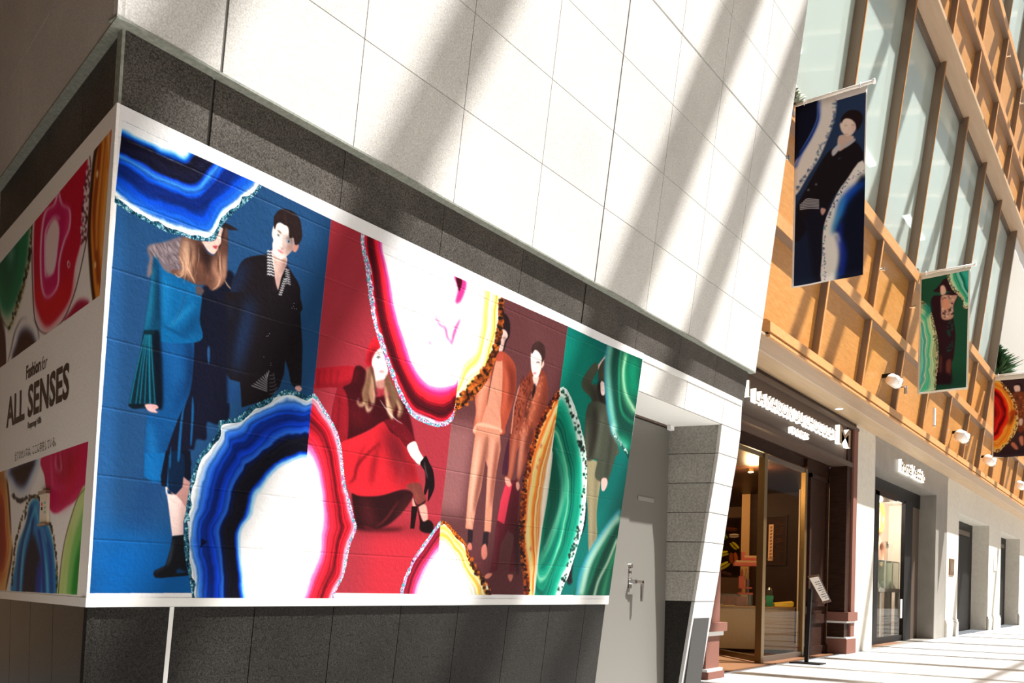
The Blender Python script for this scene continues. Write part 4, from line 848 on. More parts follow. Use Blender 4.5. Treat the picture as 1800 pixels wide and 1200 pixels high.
def text(name, s, size, mtx, m, parent=None, extrude=0, align='LEFT', font=None, sx=1, bold=0):
    cu = bpy.data.curves.new(name, 'FONT'); cu.body = s; cu.size = size; cu.extrude = extrude; cu.align_x = align; cu.offset = bold; cu.resolution_u = 3
    o = bpy.data.objects.new(name, cu); COL.objects.link(o); bpy.context.view_layer.update()
    me = bpy.data.meshes.new_from_object(o.evaluated_get(bpy.context.evaluated_depsgraph_get())); bpy.data.objects.remove(o)
    me.name = name; me.materials.clear(); me.materials.append(m); me.transform(Matrix.Diagonal((sx, 1, 1, 1)))
    me.transform(mtx if parent is None else Matrix.Translation(-origin(parent))@mtx)
    o = bpy.data.objects.new(name, me)
    if parent is None:
        c = mtx.translation.copy(); me.transform(Matrix.Translation(-c)); o.location = c
    COL.objects.link(o); o.parent = parent; return o
def split_letters(o, name='letter'):
    """one object per character"""
    me = o.data; n = len(me.vertices); par = list(range(n))
    def fd(i):
        while par[i] != i: par[i] = par[par[i]]; i = par[i]
        return i
    for p in me.polygons:
        a = fd(p.vertices[0])
        for v in p.vertices[1:]: par[fd(v)] = a
    A = np.array([v.co[:] for v in me.vertices]); ax = A.max(0)-A.min(0); k = int(np.argmax(ax)); g = {}
    for i in range(n): g.setdefault(fd(i), []).append(i)
    comps = sorted([[A[v, k].min(), A[v, k].max(), v] for v in g.values()], key=lambda c: c[0]); out = []
    for c in comps:
        if out and c[0] < out[-1][1]-.25*min(c[1]-c[0], out[-1][1]-out[-1][0]): out[-1][1] = max(out[-1][1], c[1]); out[-1][2] = out[-1][2]+c[2]
        else: out.append(c)
    for _, _, vs in out:
        mp = {v: i for i, v in enumerate(vs)}; m2 = bpy.data.meshes.new(name)
        m2.from_pydata([A[v].tolist() for v in vs], [], [[mp[v] for v in p.vertices] for p in me.polygons if p.vertices[0] in mp]); m2.materials.append(me.materials[0])
        q = bpy.data.objects.new(name, m2); COL.objects.link(q); q.parent = o.parent; q.location = o.location
    bpy.data.objects.remove(o)
def frame(o, x, y):
    """matrix with local x, y along the given world directions"""
    x = Vector(x).normalized(); y = Vector(y).normalized(); z = x.cross(y).normalized()
    return Matrix(((x.x, y.x, z.x, o[0]), (x.y, y.y, z.y, o[1]), (x.z, y.z, z.z, o[2]), (0, 0, 0, 1)))
BEAMS = [(8.3,.26),(9.58,.34),(11.85,.48),(13.0,.34),(18.8,.3),(20.5,.45),(22.4,.2),(24.7,.45),(27.4,.3),(29.6,.3),(33.0,.5),(37.5,.5),(41,.4),(45,.4),(50,.5),(56,.5),(62,.5)]
# ---------------------------------------------------------------- prints
FR_W, FR_H = 2600, 1190      # street-front print, 1.76..5.96 m by 1.11..2.99 m
ux = lambda X: (X-1.76)/4.2; uz = lambda z: (z-1.11)/1.88
def onR(x, y): return hit(x, y, (0, 1, T), (0, YR, 0))
_p = [(213,188),(1131,619),(1068,1050),(153,1046)]
_q = [onR(*p) for p in _p]
cR = paint_front(FR_W, FR_H, homog(_p, [(ux(q[0])*FR_W, (1-uz(q[2]))*FR_H) for q in _q]))
M['print_front'] = printmat('front_print', cR, .42, .24, .655)
SD_W, SD_H = 1250, 1150      # side print
us = lambda s: (1.8-s)/2.06; uzs = lambda z: (z-1.10)/1.90
_p = [(205,200),(5,450),(5,1040),(150,1040)]
_q = [hit(*p, tuple(nL), CORNER) for p in _p]
_sz = [((Vector(q)-Vector(CORNER)).dot(dL), q[2]) for q in _q]
cL = paint_side(SD_W, SD_H, homog(_p, [(us(a)*SD_W, (1-uzs(z))*SD_H) for a, z in _sz]))
M['print_side'] = printmat('side_print', cL, .5, .15)
del cR, cL

# ---------------------------------------------------------------- big shell
def struct(name): return thing(name, None, None, (0, 0, 0), kind='structure')
def solid(name, mb, m, label=None):
    return tag(mb.build(name, m), label, None, None, 'structure')
fl = struct('floor')
MB().box(-12, 90, -14, 5.16, -.3, -.012).build('floor_bed', M['floor'], fl)
MB().box(-.8, 11.2, -14, 9, -.3, -.004).build('floor_paving', M['floor'], fl)
MB().box(-12, -.8, -14, 12, -.3, -.004).build('floor_paving', M['wfloor'], fl)  # unseen; brown chosen to dim and warm the bounce on the side face
tw, td = 1.2, 1.2
for i in range(26):
    for j in range(9):
        x = 11.2+i*tw; y = 5.14-(j+1)*td
        if y < -5.8: continue
        MB().box(x+.004, x+tw-.004, y+.004, y+td-.004, -.012, 0).build('floor_tile', M['floor'], fl)
MB().box(42.4, 90, -14, 5.14, -.012, 0).build('floor_paving', M['floor'], fl)
MB().box(11.2, 42.4, -14, 5.14-9*td, -.012, 0).build('floor_paving', M['floor'], fl)
# opposite side of the mall, ends, and unseen passage walls and slab added at the left to darken the side face
solid('wall_opposite', MB().box(-8, 90, -13.4, -13, 0, 9), M['darkwall'])
solid('wall_far', MB().box(88, 88.4, -13, 8, 0, 22), M['plaster'])
solid('wall_passage_shade', MB().box(-4.4, -4, -13, 14, 0, 16.5), M['darkwall'])  # added out of view, blocks light from the left
solid('ceiling_passage_shade', MB().box(-4.4, 1.3, -13, 3.3, 5.2, 5.6).box(-4.4, 3.0, 3.3, 14, 5.2, 5.6), M['darkwall'])  # added overhead cover, sized to darken the side face
solid('wall_passage_end_shade', MB().box(-4.4, 4.0, 11.6, 12, 0, 5.6), M['darkwall'])  # added out of view, closes off sky light along the side face

# ---------------------------------------------------------------- corner block, street face
wf = struct('wall_front')
rows = [3.25, 3.737, 4.224, 4.711, 5.20, 5.70, 6.19, 6.68, 7.17, 7.66, 8.15, 8.64, 9.13]
cols = [None, 2.17, 2.895, 3.625, 4.36, 5.09, 5.82, 6.55, 7.28, 8.0]
OFF = .045
for r in range(12):
    z0, z1 = rows[r], rows[r+1]
    for k in range(9):
        g0 = .0025; g1 = .0025
        if k in (1, 5): g0 = .007
        if k in (0, 4): g1 = .007
        gt = .008 if r == 3 else .0025; gb = .008 if r == 4 else .0025
        x0 = cX(z0, OFF, .04)+.001 if k == 0 else cols[k]+g0; x0t = cX(z1, OFF, .04)+.001 if k == 0 else cols[k]+g0
        x1 = cols[k+1]-g1
        MB().tbox(YR, x0, x1, z0+gb, z1-gt, OFF-.03, OFF, x0t).build('granite_panel', M['stone'], wf)
MB().tbox(YR, edgeX(3.25)+.02, 7.98, 3.26, 9.12, OFF-.05, OFF-.022, edgeX(9.1)+.03).build('joint_backing', M['gap'], wf)
MB().tbox(YR, cX(3.25, OFF, .042), 8.0, 3.243, 3.2525, -.01, OFF+.003).build('bottom_edge', M['edge'], wf)
# wide sealant joints
for x in (2.17, 5.09): MB().tbox(YR, x-.006, x+.006, 3.25, 9.1, OFF-.02, OFF-.004).build('wide_joint', M['seal'], wf)
bc = [None, 2.17, 2.89, 3.61, 4.34, 5.06, 5.81, 6.52, 7.235, 7.93]
for k in range(9):
    z0, z1 = 2.93, 3.245
    x0 = edgeX(3.1)+.004 if k == 0 else bc[k]+(.008 if k in (1, 5) else .002)
    MB().tbox(YR, x0, bc[k+1]-(.008 if k in (0, 4) else .002), z0, z1, -.03, 0).build('dark_granite_panel', M['dark'], wf)
MB().tbox(YR, edgeX(3)+.03, 7.92, 2.94, 3.24, -.05, -.012).build('joint_backing', M['seal'], wf)
MB().tbox(YR, edgeX(2.95)-.004, edgeX(2.95)+.008, 2.95, 3.245, -.03, .003, edgeX(3.245)-.004, edgeX(3.245)+.008).build('corner_bead', M['edge'], wf)
pc = [None, 2.21, 2.64, 3.13, 3.63, 4.13, 4.64, 5.12, 5.59, 5.88]
for k in range(9):
    x0 = edgeX(0)+.003 if k == 0 else pc[k]+(.012 if k == 1 else .0025)
    MB().tbox(YR, x0, pc[k+1]-(.012 if k == 0 else .0025), .0, 1.082, -.03, -.004, edgeX(1.08)+.003 if k == 0 else None).build('plinth_panel', M['black'], wf)
MB().tbox(YR, 1.9, 5.86, 0, 1.08, -.05, -.016).build('joint_backing', M['seal'], wf)
MB().tbox(YR, 2.199, 2.221, 0, 1.082, -.02, -.006).build('wide_joint', M['ledge'], wf)
MB().tbox(YR, cX(1.1, .014, .012), 5.89, 1.084, 1.122, -.03, .014).build('ledge_strip', M['ledge'], wf)
# wall body behind mural and above the door
MB().tbox(YR, 2.1, 5.885, 0, 2.96, -.30, -.052).build('wall_core', M['gap'], wf)
MB().tbox(YR, 1.95, 7.9, 2.95, 9.1, -.35, -.052).build('wall_core', M['gap'], wf)
# lintel and the leaning stone column right of the door
lx = [5.93, 6.728, 7.495, 7.885]
for k in range(3):
    MB().tbox(YR, lx[k]+.003, lx[k+1]-.003 if k < 2 else 7.947, 2.703, 2.955, -.16, .002, None, None if k < 2 else 7.885).build('lintel_stone', M['stone'], wf)
MB().tbox(YR, 5.89, 7.88, 2.925, 2.972, -.02, .006).build('lintel_ledge', M['ledge'], wf)
cz = [0, 1.104, 1.377, 1.645, 1.913, 2.18, 2.447, 2.70]
ci = [7.40, 7.459, 7.479, 7.488, 7.497, 7.515, 7.525, 7.510]; co = [7.80, 7.888, 7.910, 7.915, 7.922, 7.930, 7.955, 7.947]
for k in range(7):
    g = .003
    m = M['stone'] if k else M['polish']
    MB().tbox(YR, ci[k], co[k], cz[k]+g, cz[k+1]-g, -.03, .002, ci[k+1], co[k+1]).build('column_stone' if k else 'polished_column_base', m, wf)
    V0 = [(ci[k]+.004, YR-T*cz[k]+.028, cz[k]+g), (ci[k+1]+.004, YR-T*cz[k+1]+.028, cz[k+1]-g), (7.384, 3.70, cz[k+1]-g), (7.384, 3.70, cz[k]+g)]
    V1 = [(x+.05, y, z) for x, y, z in V0]
    MB().hexa(V0, V1).build('jamb_stone' if k else 'jamb_plinth', M['jstone'] if k else M['black'], wf)
MB().hexa([(7.45,3.53,0),(7.78,3.53,0),(7.78,3.72,0),(7.43,3.72,0)], [(7.55,3.27,2.7),(7.92,3.27,2.7),(7.92,3.72,2.7),(7.43,3.72,2.7)]).build('column_core', M['gap'], wf)
# ---------------------------------------------------------------- corner block, side face
wl = struct('wall_left')
lrow = [3.245, 3.68, 4.13, 4.6, 5.2]
for r in range(4):
    z0, z1 = lrow[r], lrow[r+1]
    js = [None, 1.065, 1.64] if r % 2 == 0 else [None, .55, 1.64]
    for k in range(2):
        s0 = cS(z0, OFF, .04)+.003 if k == 0 else js[k]+.003; s0t = cS(z1, OFF, .04)+.003 if k == 0 else s0
        Lbox(MB(), s0, js[k+1]-.003, z0+.003, z1-.003, .012, .04, s0t).build('granite_panel', M['stone'], wl)
Lbox(MB(), cornerS(3.3)+.03, 1.63, 3.25, 5.2, -.05, .018).build('joint_backing', M['gap'], wl)
Lbox(MB(), cS(3.25, OFF, .042), 1.64, 3.238, 3.2475, -.01, .042).build('bottom_edge', M['edge'], wl)
for a, b in ((None, .21), (.21, .92), (.92, 1.64)):
    Lbox(MB(), cornerS(2.93)+.002 if a is None else a+.002, b-.002, 2.93, 3.24, -.03, 0, cornerS(3.24)+.002 if a is None else None).build('dark_granite_panel', M['dark'], wl)
for a, b in ((None, .5), (.5, .875), (.875, 1.25), (1.25, 1.64)):
    Lbox(MB(), cornerS(0)+.006 if a is None else a+.002, b-.002, 0, 1.082, -.03, -.004, cornerS(1.08)+.006 if a is None else None).build('plinth_panel', M['black'], wl)
Lbox(MB(), cS(1.1, .014, .012), 1.64, 1.084, 1.122, -.03, .012).build('ledge_strip', M['ledge'], wl)
Lbox(MB(), .12, 1.62, 0, 5.2, -.3, -.032).build('wall_core', M['gap'], wl)
solid('wall_beyond', Lbox(MB(), 1.66, 4, 0, 5.2, -.25, .0), M['grwall'])

# ---------------------------------------------------------------- the two prints, creased over the block courses
def relief_grid(name, xs, zs, P, uv, m, grooves, vgr, depth=.004, label=None, cat=None, flip=False):
    V = []; F = []
    def dz(z): return min([1]+[abs(z-g)/.006 for g in grooves])
    def dx(x): return min([1]+[abs(x-g)/.005 for g in vgr])
    for z in zs:
        for x in xs: V.append(P(x, z, -depth*(1-min(dz(z), 1))-depth*.5*(1-min(dx(x), 1))))
    n = len(xs)
    for j in range(len(zs)-1):
        for i in range(n-1): F.append((j*n+i, j*n+i+1, (j+1)*n+i+1, (j+1)*n+i))
    # turned-in rim so the sheet has a body
    base = len(V); ring = [i for i in range(n)]+[j*n+n-1 for j in range(1, len(zs))]+[(len(zs)-1)*n+i for i in range(n-2, -1, -1)]+[j*n for j in range(len(zs)-2, 0, -1)]
    for r in ring:
        z = zs[r//n]; x = xs[r % n]; V.append(P(x, z, -.011))
    for k in range(len(ring)):
        a, b = ring[k], ring[(k+1) % len(ring)]; F.append((a, b, base+(k+1) % len(ring), base+k))
    if flip: F = [f[::-1] for f in F]
    loc = P(xs[n//2], zs[0], 0)
    me_uv = [uv(xs[i % n], zs[i//n]) for i in range(base)]+[uv(xs[r % n], zs[r//n]) for r in ring]
    me = bpy.data.meshes.new(name); me.from_pydata([tuple(Vector(v)-Vector(loc)) for v in V], [], F); me.materials.append(m)
    lay = me.uv_layers.new(name='UVMap'); A = np.array(me_uv)[np.array([l.vertex_index for l in me.loops])]
    lay.data.foreach_set('uv', A.ravel().astype(np.float32))
    o = bpy.data.objects.new(name, me); COL.objects.link(o); o.location = loc
    return tag(o, label, cat)
def withg(a, b, gs, e):
    s = {round(a, 4), round(b, 4)}
    for g in gs:
        for d in (-e, 0, e):
            if a < g+d < b: s.add(round(g+d, 4))
    return sorted(s)
courses = [1.35, 1.60, 1.86, 2.12, 2.38, 2.64, 2.86]
vs = [2.02, 2.93, 3.62, 4.35, 5.08, 5.55]
t0, t1 = 1.122, 2.972
tt = withg(0, 1, [(c-t0)/(t1-t0) for c in courses], .0035); zs = [t0+(t1-t0)*t for t in tt]
def Pf(x, z, d):
    # x runs 0..1 from the corner edge to the right end of the print
    x0 = cX(z, .012, .010); x1 = 5.890+.022*(z-t0)
    X = x0+(x1-x0)*x; return (X, YR-T*z-.012-d, z)
def uvf(x, z): X = Pf(x, z, 0)[0]; return (ux(X), uz(z))
relief_grid('mural_print', withg(0, 1, [(v-1.83)/4.07 for v in vs], .0012), zs, Pf, uvf, M['print_front'], courses, [(v-1.83)/4.07 for v in vs], .0014,
            'wide vinyl mural of fashion models and coloured agate slices on the long wall', 'mural')
ml = relief_grid('mural_print', [x/20 for x in range(21)], zs, lambda x, z, d: tuple(Lp(cS(z, .012, .010)+x*(1.635-cS(z, .012, .010)), z, .010+d)), lambda x, z: (us(cS(z, .012, .010)+x*(1.635-cS(z, .012, .010))), uzs(z)), M['print_side'], [], [], .0,
            'side print with agate slices above and below white text panel around the corner', 'mural', True)
# lettering on the side print
def lettering(name, s, a, b, size, sx=1, bold=0, m=None, shear=0):
    """a = picture point of the lower left, b = lower right: sets baseline and width"""
    p, q = Vector(hit(*a, tuple(nL), CORNER)), Vector(hit(*b, tuple(nL), CORNER))
    zz = (p.z+q.z)/2; sa, sb = (p-Vector(CORNER)).dot(dL), (q-Vector(CORNER)).dot(dL)
    o = text(name, s, size, frame(Lp(sa, zz, .0115), -dL, (0, 0, 1)), m or M['ink'], ml, bold=bold)
    xs = [Vector(v.co) for v in o.data.vertices]; W = sa-sb
    L0 = Lp(sa, zz, .0115)-Vector(origin(ml)); w0 = max((v-L0).dot(-dL) for v in xs); k = W/w0
    for v in o.data.vertices:
        d = (v.co-L0).dot(-dL); zc = v.co.z-L0.z; v.co += (-dL)*(d*(k-1)+shear*zc)
    if size > .08: split_letters(o)
    else: o['kind'] = 'stuff'
lettering('lettering', 'ALL SENSES', (16,749), (126,700), .205, bold=.006)
lettering('lettering', 'Fashion', (50,667), (76,652), .088, bold=.003)
lettering('lettering', 'for', (77,652), (87,647), .088, shear=.25)
lettering('lettering', 'Roppongi Hills', (53,753), (77,744), .042, bold=.001)
lettering('lettering', '\u5168\u3066\u306e\u30bb\u30f3\u30b9\u306f\u3001\u3053\u3053\u306b\u5b58\u5728\u3057\u3066\u3044\u308b\u3002', (30,809), (103,784), .05)
# small notice holder on it
t = thing('notice_holder', 'small beige notice holder with coloured marks stuck on the side print', 'notice', Lp(.585, 1.43, .012))
Lbox(MB(), .525, .645, 1.43, 1.575, .012, .022).build('back_plate', mat('notice_card', (.72,.62,.48), .5), t)
Lbox(MB(), .522, .648, 1.565, 1.58, .012, .03).build('clip_rail', M['bronze'], t); Lbox(MB(), .522, .648, 1.425, 1.436, .012, .03).build('clip_rail', M['bronze'], t)
for z, m in ((1.515, M['reds']), (1.495, M['blackm'])): Lbox(MB(), .60, .622, z, z+.014, .022, .0228).build('printed_mark', m, t)
for z in (1.52, 1.50, 1.48): Lbox(MB(), .548, .575, z, z+.01, .022, .0228).build('printed_mark', M['ygr'], t)

# ---------------------------------------------------------------- door in the recess
YD = 3.667
solid('ceiling_recess', MB().hexa([(5.90,YR-T*2.70+.004,2.697),(7.50,YR-T*2.70+.004,2.697),(7.46,3.70,2.697),(5.90,3.70,2.697)], [(5.90,3.25,2.73),(7.50,3.25,2.73),(7.46,3.70,2.73),(5.90,3.70,2.73)]), M['ceil'])
d = thing('door_1', None, None, (7.0, YD, 0), kind='structure')
MB().box(6.655, 7.372, YD+.004, YD+.05, .01, 2.672).build('door_leaf', M['door'], d)
MB().box(5.90, 6.645, YD-.006, YD+.05, 0, 2.70).build('door_frame', M['door'], d)
MB().box(6.645, 7.384, YD-.012, YD+.05, 2.68, 2.703).build('door_frame', M['dbronze'], d)
MB().box(6.80, 7.09, YD-.004, YD+.006, 1.975, 2.01).build('name_plate', mat('door_plate', (.20,.19,.175), .4), d)
h = MB().box(6.655, 6.705, YD-.012, YD+.004, 1.21, 1.30).build('handle', M['chrome'], d)
m_ = MB().cyl((6.68, YD-.01, 1.268), (6.68, YD-.065, 1.268), .022, 14); m_.box(6.68, 6.80, YD-.075, YD-.055, 1.256, 1.28); m_.hexa([(6.78,YD-.075,1.10),(6.80,YD-.075,1.10),(6.80,YD-.055,1.10),(6.78,YD-.055,1.10)], [(6.775,YD-.075,1.275),(6.805,YD-.075,1.275),(6.805,YD-.055,1.275),(6.775,YD-.055,1.275)])
m_.build('lever', M['chrome'], h)
MB().cyl((6.68, YD+.004, 1.40), (6.68, YD-.022, 1.40), .020, 16).build('lock_cylinder', M['chrome'], d); MB().cyl((6.68, YD+.004, 1.345), (6.68, YD-.018, 1.345), .014, 16).build('lock_cylinder', M['chrome'], d)
MB().box(7.30, 7.37, YD-.05, YD-.012, 2.655, 2.695).build('door_closer', M['white'], d)

# ---------------------------------------------------------------- right-hand building: leaning maple front
wr = struct('wall_right')
JX = [11.62]+[11.62+2.51*k for k in range(1, 16)]          # mullion lines
XE = JX[-1]
def W(x0, x1, z0, z1, o0, o1): return MB().tbox(YW, x0, x1, z0, z1, o0, o1)
DP = .12
def woodrow(z0, z1, x_from=0, x_to=None, pm='wood'):
    for k in range(x_from, (x_to or len(JX)-1)):
        W(JX[k]+.035, JX[k+1]-.035, z0, z1, -DP-.04, -DP).build('veneer_panel', M[pm], wr)
def vbar(k, z0, z1, wd=.035, o0=-DP-.02, o1=0, m='woodf'):
    W(JX[k]-wd, JX[k]+wd, z0, z1, o0, o1).build('vertical_batten', M[m], wr)
    W(JX[k]-wd-.004, JX[k]-wd, z0, z1, o0, o1-.012).build('shadow_strip', M['bronze'], wr)
ZL, ZR0, ZR1, ZS0, ZS1, ZW1, ZB1 = 4.92, 6.16, 6.33, 7.55, 7.74, 11.80, 11.85
woodrow(ZL, ZR0); woodrow(ZR1, ZS0)
for k in range(len(JX)): vbar(k, ZL, ZR0); vbar(k, ZR1, ZS0)
def rail(z0, z1, m='woodf', o1=.012, x1=None):
    W(11.6, x1 or XE, z0, z1, -DP-.02, o1).build('horizontal_rail', M[m], wr)
rail(ZR0, ZR1); W(11.6, XE, ZR0-.012, ZR0, -DP, .0).build('shadow_strip', M['bronze'], wr)
rail(ZS0, ZS1); W(11.6, XE, ZS0-.012, ZS0, -DP, .0).build('shadow_strip', M['bronze'], wr)
# end trim beside the stone block
for a, b, m in ((11.575, 11.60, 'bronze'), (11.60, 11.625, 'woodf'), (11.625, 11.64, 'bronze')): W(a, b, ZL, 17.5, -.2, .02).build('end_trim', M[m], wr)
# transom beam and the upper maple rows
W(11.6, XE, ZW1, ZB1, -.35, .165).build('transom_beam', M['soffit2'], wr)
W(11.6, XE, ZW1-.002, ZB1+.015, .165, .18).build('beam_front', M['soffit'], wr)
W(11.6, XE, ZB1, ZB1+.03, -.1, .165).build('beam_cap', M['woodf'], wr)
woodrow(ZB1+.05, 13.2); woodrow(13.33, 14.68)
for k in range(len(JX)): vbar(k, ZB1+.05, 13.2); vbar(k, 13.33, 14.68)
rail(13.2, 13.33); rail(14.68, 14.82)
for zz in (13.19, 14.67): W(11.6, XE, zz-.012, zz, -DP, .0).build('shadow_strip', M['bronze'], wr)
W(11.6, XE, 17.6, 18.0, -.3, .1).build('horizontal_rail', M['woodf'], wr)
# windows: lower band k=0..6 (to X 29.2), upper band all along
nwin = 0
def window(k, z0, z1, dark='dbronze'):
    global nwin; nwin += 1
    x0, x1 = JX[k], JX[k+1]; xm = (x0+x1)/2
    d = thing('window_%d' % nwin, None, None, (xm, YW-T*z0, z0), kind='structure')
    W(x0+.04, x1-.04, z0, z1, -.235, -.225).build('glass_pane', M['glass'], d)
    W(x0-.022, x0+.022, z0, z1, -.25, -.06).build('mullion', M['bronze'], d)
    W(x0-.004, x0+.022, z0, z1, -.06, -.045).build('mullion_cap', M['woodf'], d)
    W(x0+.04, x1-.04, z1-.10, z1, -.32, -.16).build('head_frame', M['dbronze'], d)
    W(x0+.04, x1-.04, z1-.30, z1-.12, -.29, -.24).build('head_frame', M['bronze'], d)
    W(x0+.04, x1-.04, z0, z0+.06, -.28, -.19).build('sill_frame', M['bronze'], d)
for k in range(7): window(k, ZS1, ZW1)
for k in range(3, 9): window(k, 14.82, 17.6)
W(JX[7]-.05, JX[7]+.05, ZS1, ZW1, -.30, .01).build('end_mullion', M['bronze'], wr)
# rooms behind the glass
solid('ceiling_upper_room', MB().box(11.7, 29.3, 4.15, 12.2, 10.75, 10.85).box(11.7, 29.3, 4.15, 4.3, 10.85, 11.78), M['beige'])
solid('floor_upper_room', MB().box(11.7, 29.3, 4.45, 12.2, 7.3, 7.36), M['ceil'])
solid('wall_upper_room', MB().box(11.7, 29.3, 7.4, 7.6, 7.36, 11.75), mat('room_wall', (.74,.76,.72), .7))
solid('wall_upper_room_end', MB().box(29.16, 29.26, 4.3, 7.5, 7.36, 11.75), M['plaster'])
for i, x in enumerate((14.6, 19.6, 24.6)):
    MB().box(x-.9, x+.9, 5.3, 5.6, 10.70, 10.75).build('ceiling_light', M['tube'])
    tag(bpy.context.scene.collection.objects[-1] if False else COL.objects[-1], ('nearest', 'middle', 'farthest')[i]+' lit ceiling panel seen behind the tall glazing', 'ceiling light', 'ceiling panels behind the glazing')
MB_ = MB().box(11.7, 29.1, 4.9, 5.2, 9.5, 9.75); solid('trim_1', MB_, M['woodf'])
MB_ = MB(); MB_.cyl((20.6,5.3,7.4), (22.6,5.3,11.7), .09, 12); solid('trim_2', MB_, M['grwall'])
solid('ceiling_top_room', MB().box(19, 34.5, 3.4, 9, 17.6, 17.65), M['ceil'])
solid('wall_top_room', MB().box(19, 34.5, 6.5, 6.6, 14.8, 17.6), M['ceil'])
# open terrace past the glazing
solid('wall_terrace', MB().box(29.3, XE+2, 8.4, 8.6, 7.3, 12), M['brownwall'])
solid('ceiling_terrace', MB().hexa([(29.3,3.65,11.3),(XE,3.65,11.3),(XE,8.4,10.6),(29.3,8.4,10.6)], [(29.3,3.65,11.79),(XE,3.65,11.79),(XE,8.4,11.79),(29.3,8.4,11.79)]), M['ceil'])
solid('floor_terrace', MB().box(29.3, XE, 4.3, 8.4, 7.3, 7.45), M['ceil'])
solid('wall_upper_backing', MB().tbox(YW, 11.7, XE, 4.9, 7.5, -.4, -.18), M['gap'])
solid('wall_top_backing', MB().tbox(YW, 11.7, XE, 11.92, 14.8, -.4, -.18), M['gap'])
solid('wall_flank', MB().box(11.2, 11.66, 4.6, 9, 4.7, 17.6), M['plaster'])

# fascia and soffit over the shops
YF = 4.368
f = struct('trim_3')
MB().box(11.745, 80, YF, YF+.30, 4.75, 4.885).build('fascia_beam', M['woodf'], f)
MB().hexa([(11.745,YF+.0,4.885),(80,YF,4.885),(80,YF+.25,4.885),(11.745,YF+.25,4.885)], [(11.745,YF+.06,4.93),(80,YF+.06,4.93),(80,YF+.25,4.93),(11.745,YF+.25,4.93)]).build('fascia_top', M['woodf'], f)
MB().box(11.77, 80, YF+.04, YF+.3, 4.71, 4.75).build('shadow_gap', M['gap'], f)
MB().box(11.745, 80, YF, YF+.05, 4.675, 4.712).build('fascia_lip', M['woodf'], f)
c = struct('ceiling_soffit')
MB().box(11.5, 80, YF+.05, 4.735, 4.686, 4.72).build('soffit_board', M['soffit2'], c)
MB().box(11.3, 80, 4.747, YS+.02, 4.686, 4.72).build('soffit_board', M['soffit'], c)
MB().box(11.3, 80, 4.733, 4.749, 4.689, 4.72).build('soffit_groove', M['ledge'], c)
MB().box(11.2, 80, YF+.3, YS, 4.72, 4.9).build('soffit_core', M['gap'], c)
for i, x in enumerate((17.06,)):
    t = thing('downlight', 'round recessed downlight in the tan soffit above the chocolate shop sign', 'light', (x, 4.98, 4.68))
    MB().tor((x, 4.98, 4.684), (0,0,1), .07, .008).build('trim_ring', M['white'], t); MB().cyl((x,4.98,4.683), (x,4.98,4.686), .062, 16).build('lens', M['lamp'], t)

# ---------------------------------------------------------------- shop fronts at street level (plane Y = 5.15)
wb = struct('wall_back')
def B(x0, x1, y0, y1, z0, z1, name, m, par=wb): return MB().box(x0, x1, y0, y1, z0, z1).build(name, M[m], par)
# chocolate shop surround
B(11.3, 18.87, YS+.0, YS+.30, 4.55, 4.686, 'cornice', 'cocoa'); B(11.3, 18.90, YS-.05, YS+.1, 4.545, 4.60, 'cornice_moulding', 'cocoas')
B(11.3, 18.30, YS+.03, YS+.30, 3.85, 4.55, 'sign_board', 'cocoas')
B(11.3, 18.60, YS-.03, YS+.30, 3.77, 3.86, 'lower_moulding', 'cocoas')
B(18.30, 18.60, YS+.0, YS+.30, 3.86, 4.55, 'sign_end', 'cocoa')
B(18.60, 18.87, YS-.04, YS+.34, 0, 4.55, 'outer_frame', 'rose')
B(18.28, 18.60, YS-.0, YS+.34, 0, 3.77, 'inner_frame', 'cocoa')
B(11.3, 18.30, YS+.3, 5.56, 3.77, 3.9, 'lintel_soffit', 'cocoa')
B(18.24, 18.90, YS-.07, YS+.34, 0, .30, 'pilaster_base', 'rose'); B(18.24, 18.92, YS-.09, YS+.34, .66, .84, 'pilaster_block', 'rose'); B(18.26, 18.88, YS-.055, YS+.34, .62, .66, 'pilaster_band', 'ledge'); B(18.26, 18.88, YS-.055, YS+.34, .30, .335, 'pilaster_band', 'ledge')
# panelled side wall right of the doors
B(16.90, 18.30, 5.50, 5.62, 0, 3.8, 'side_panel', 'cocoa')
for x0, x1, z0, z1 in ((17.0, 17.1, .95, 3.5), (18.05, 18.15, .95, 3.5), (17.0, 18.15, 3.42, 3.5), (17.0, 18.15, .95, 1.03), (17.0, 18.15, .62, .80), (17.0, 17.08, .22, .62), (18.07, 18.15, .22, .62), (16.95, 18.28, 0, .18)):
    B(x0, x1, 5.46, 5.50, z0, z1, 'panel_moulding', 'cocoa')
# near pilaster, half behind the stone column
B(11.30, 11.741, 5.0, 5.3, .02, 4.69, 'near_pilaster', 'rose'); B(11.25, 11.80, 4.94, 5.3, 0, .10, 'pilaster_base', 'rose'); B(11.26, 11.78, 4.96, 5.3, .10, .14, 'pilaster_band', 'ledge')
B(11.26, 11.845, 4.93, 5.3, .65, .77, 'pilaster_block', 'rose'); B(11.28, 11.79, 4.96, 5.3, .59, .65, 'pilaster_band', 'ledge')
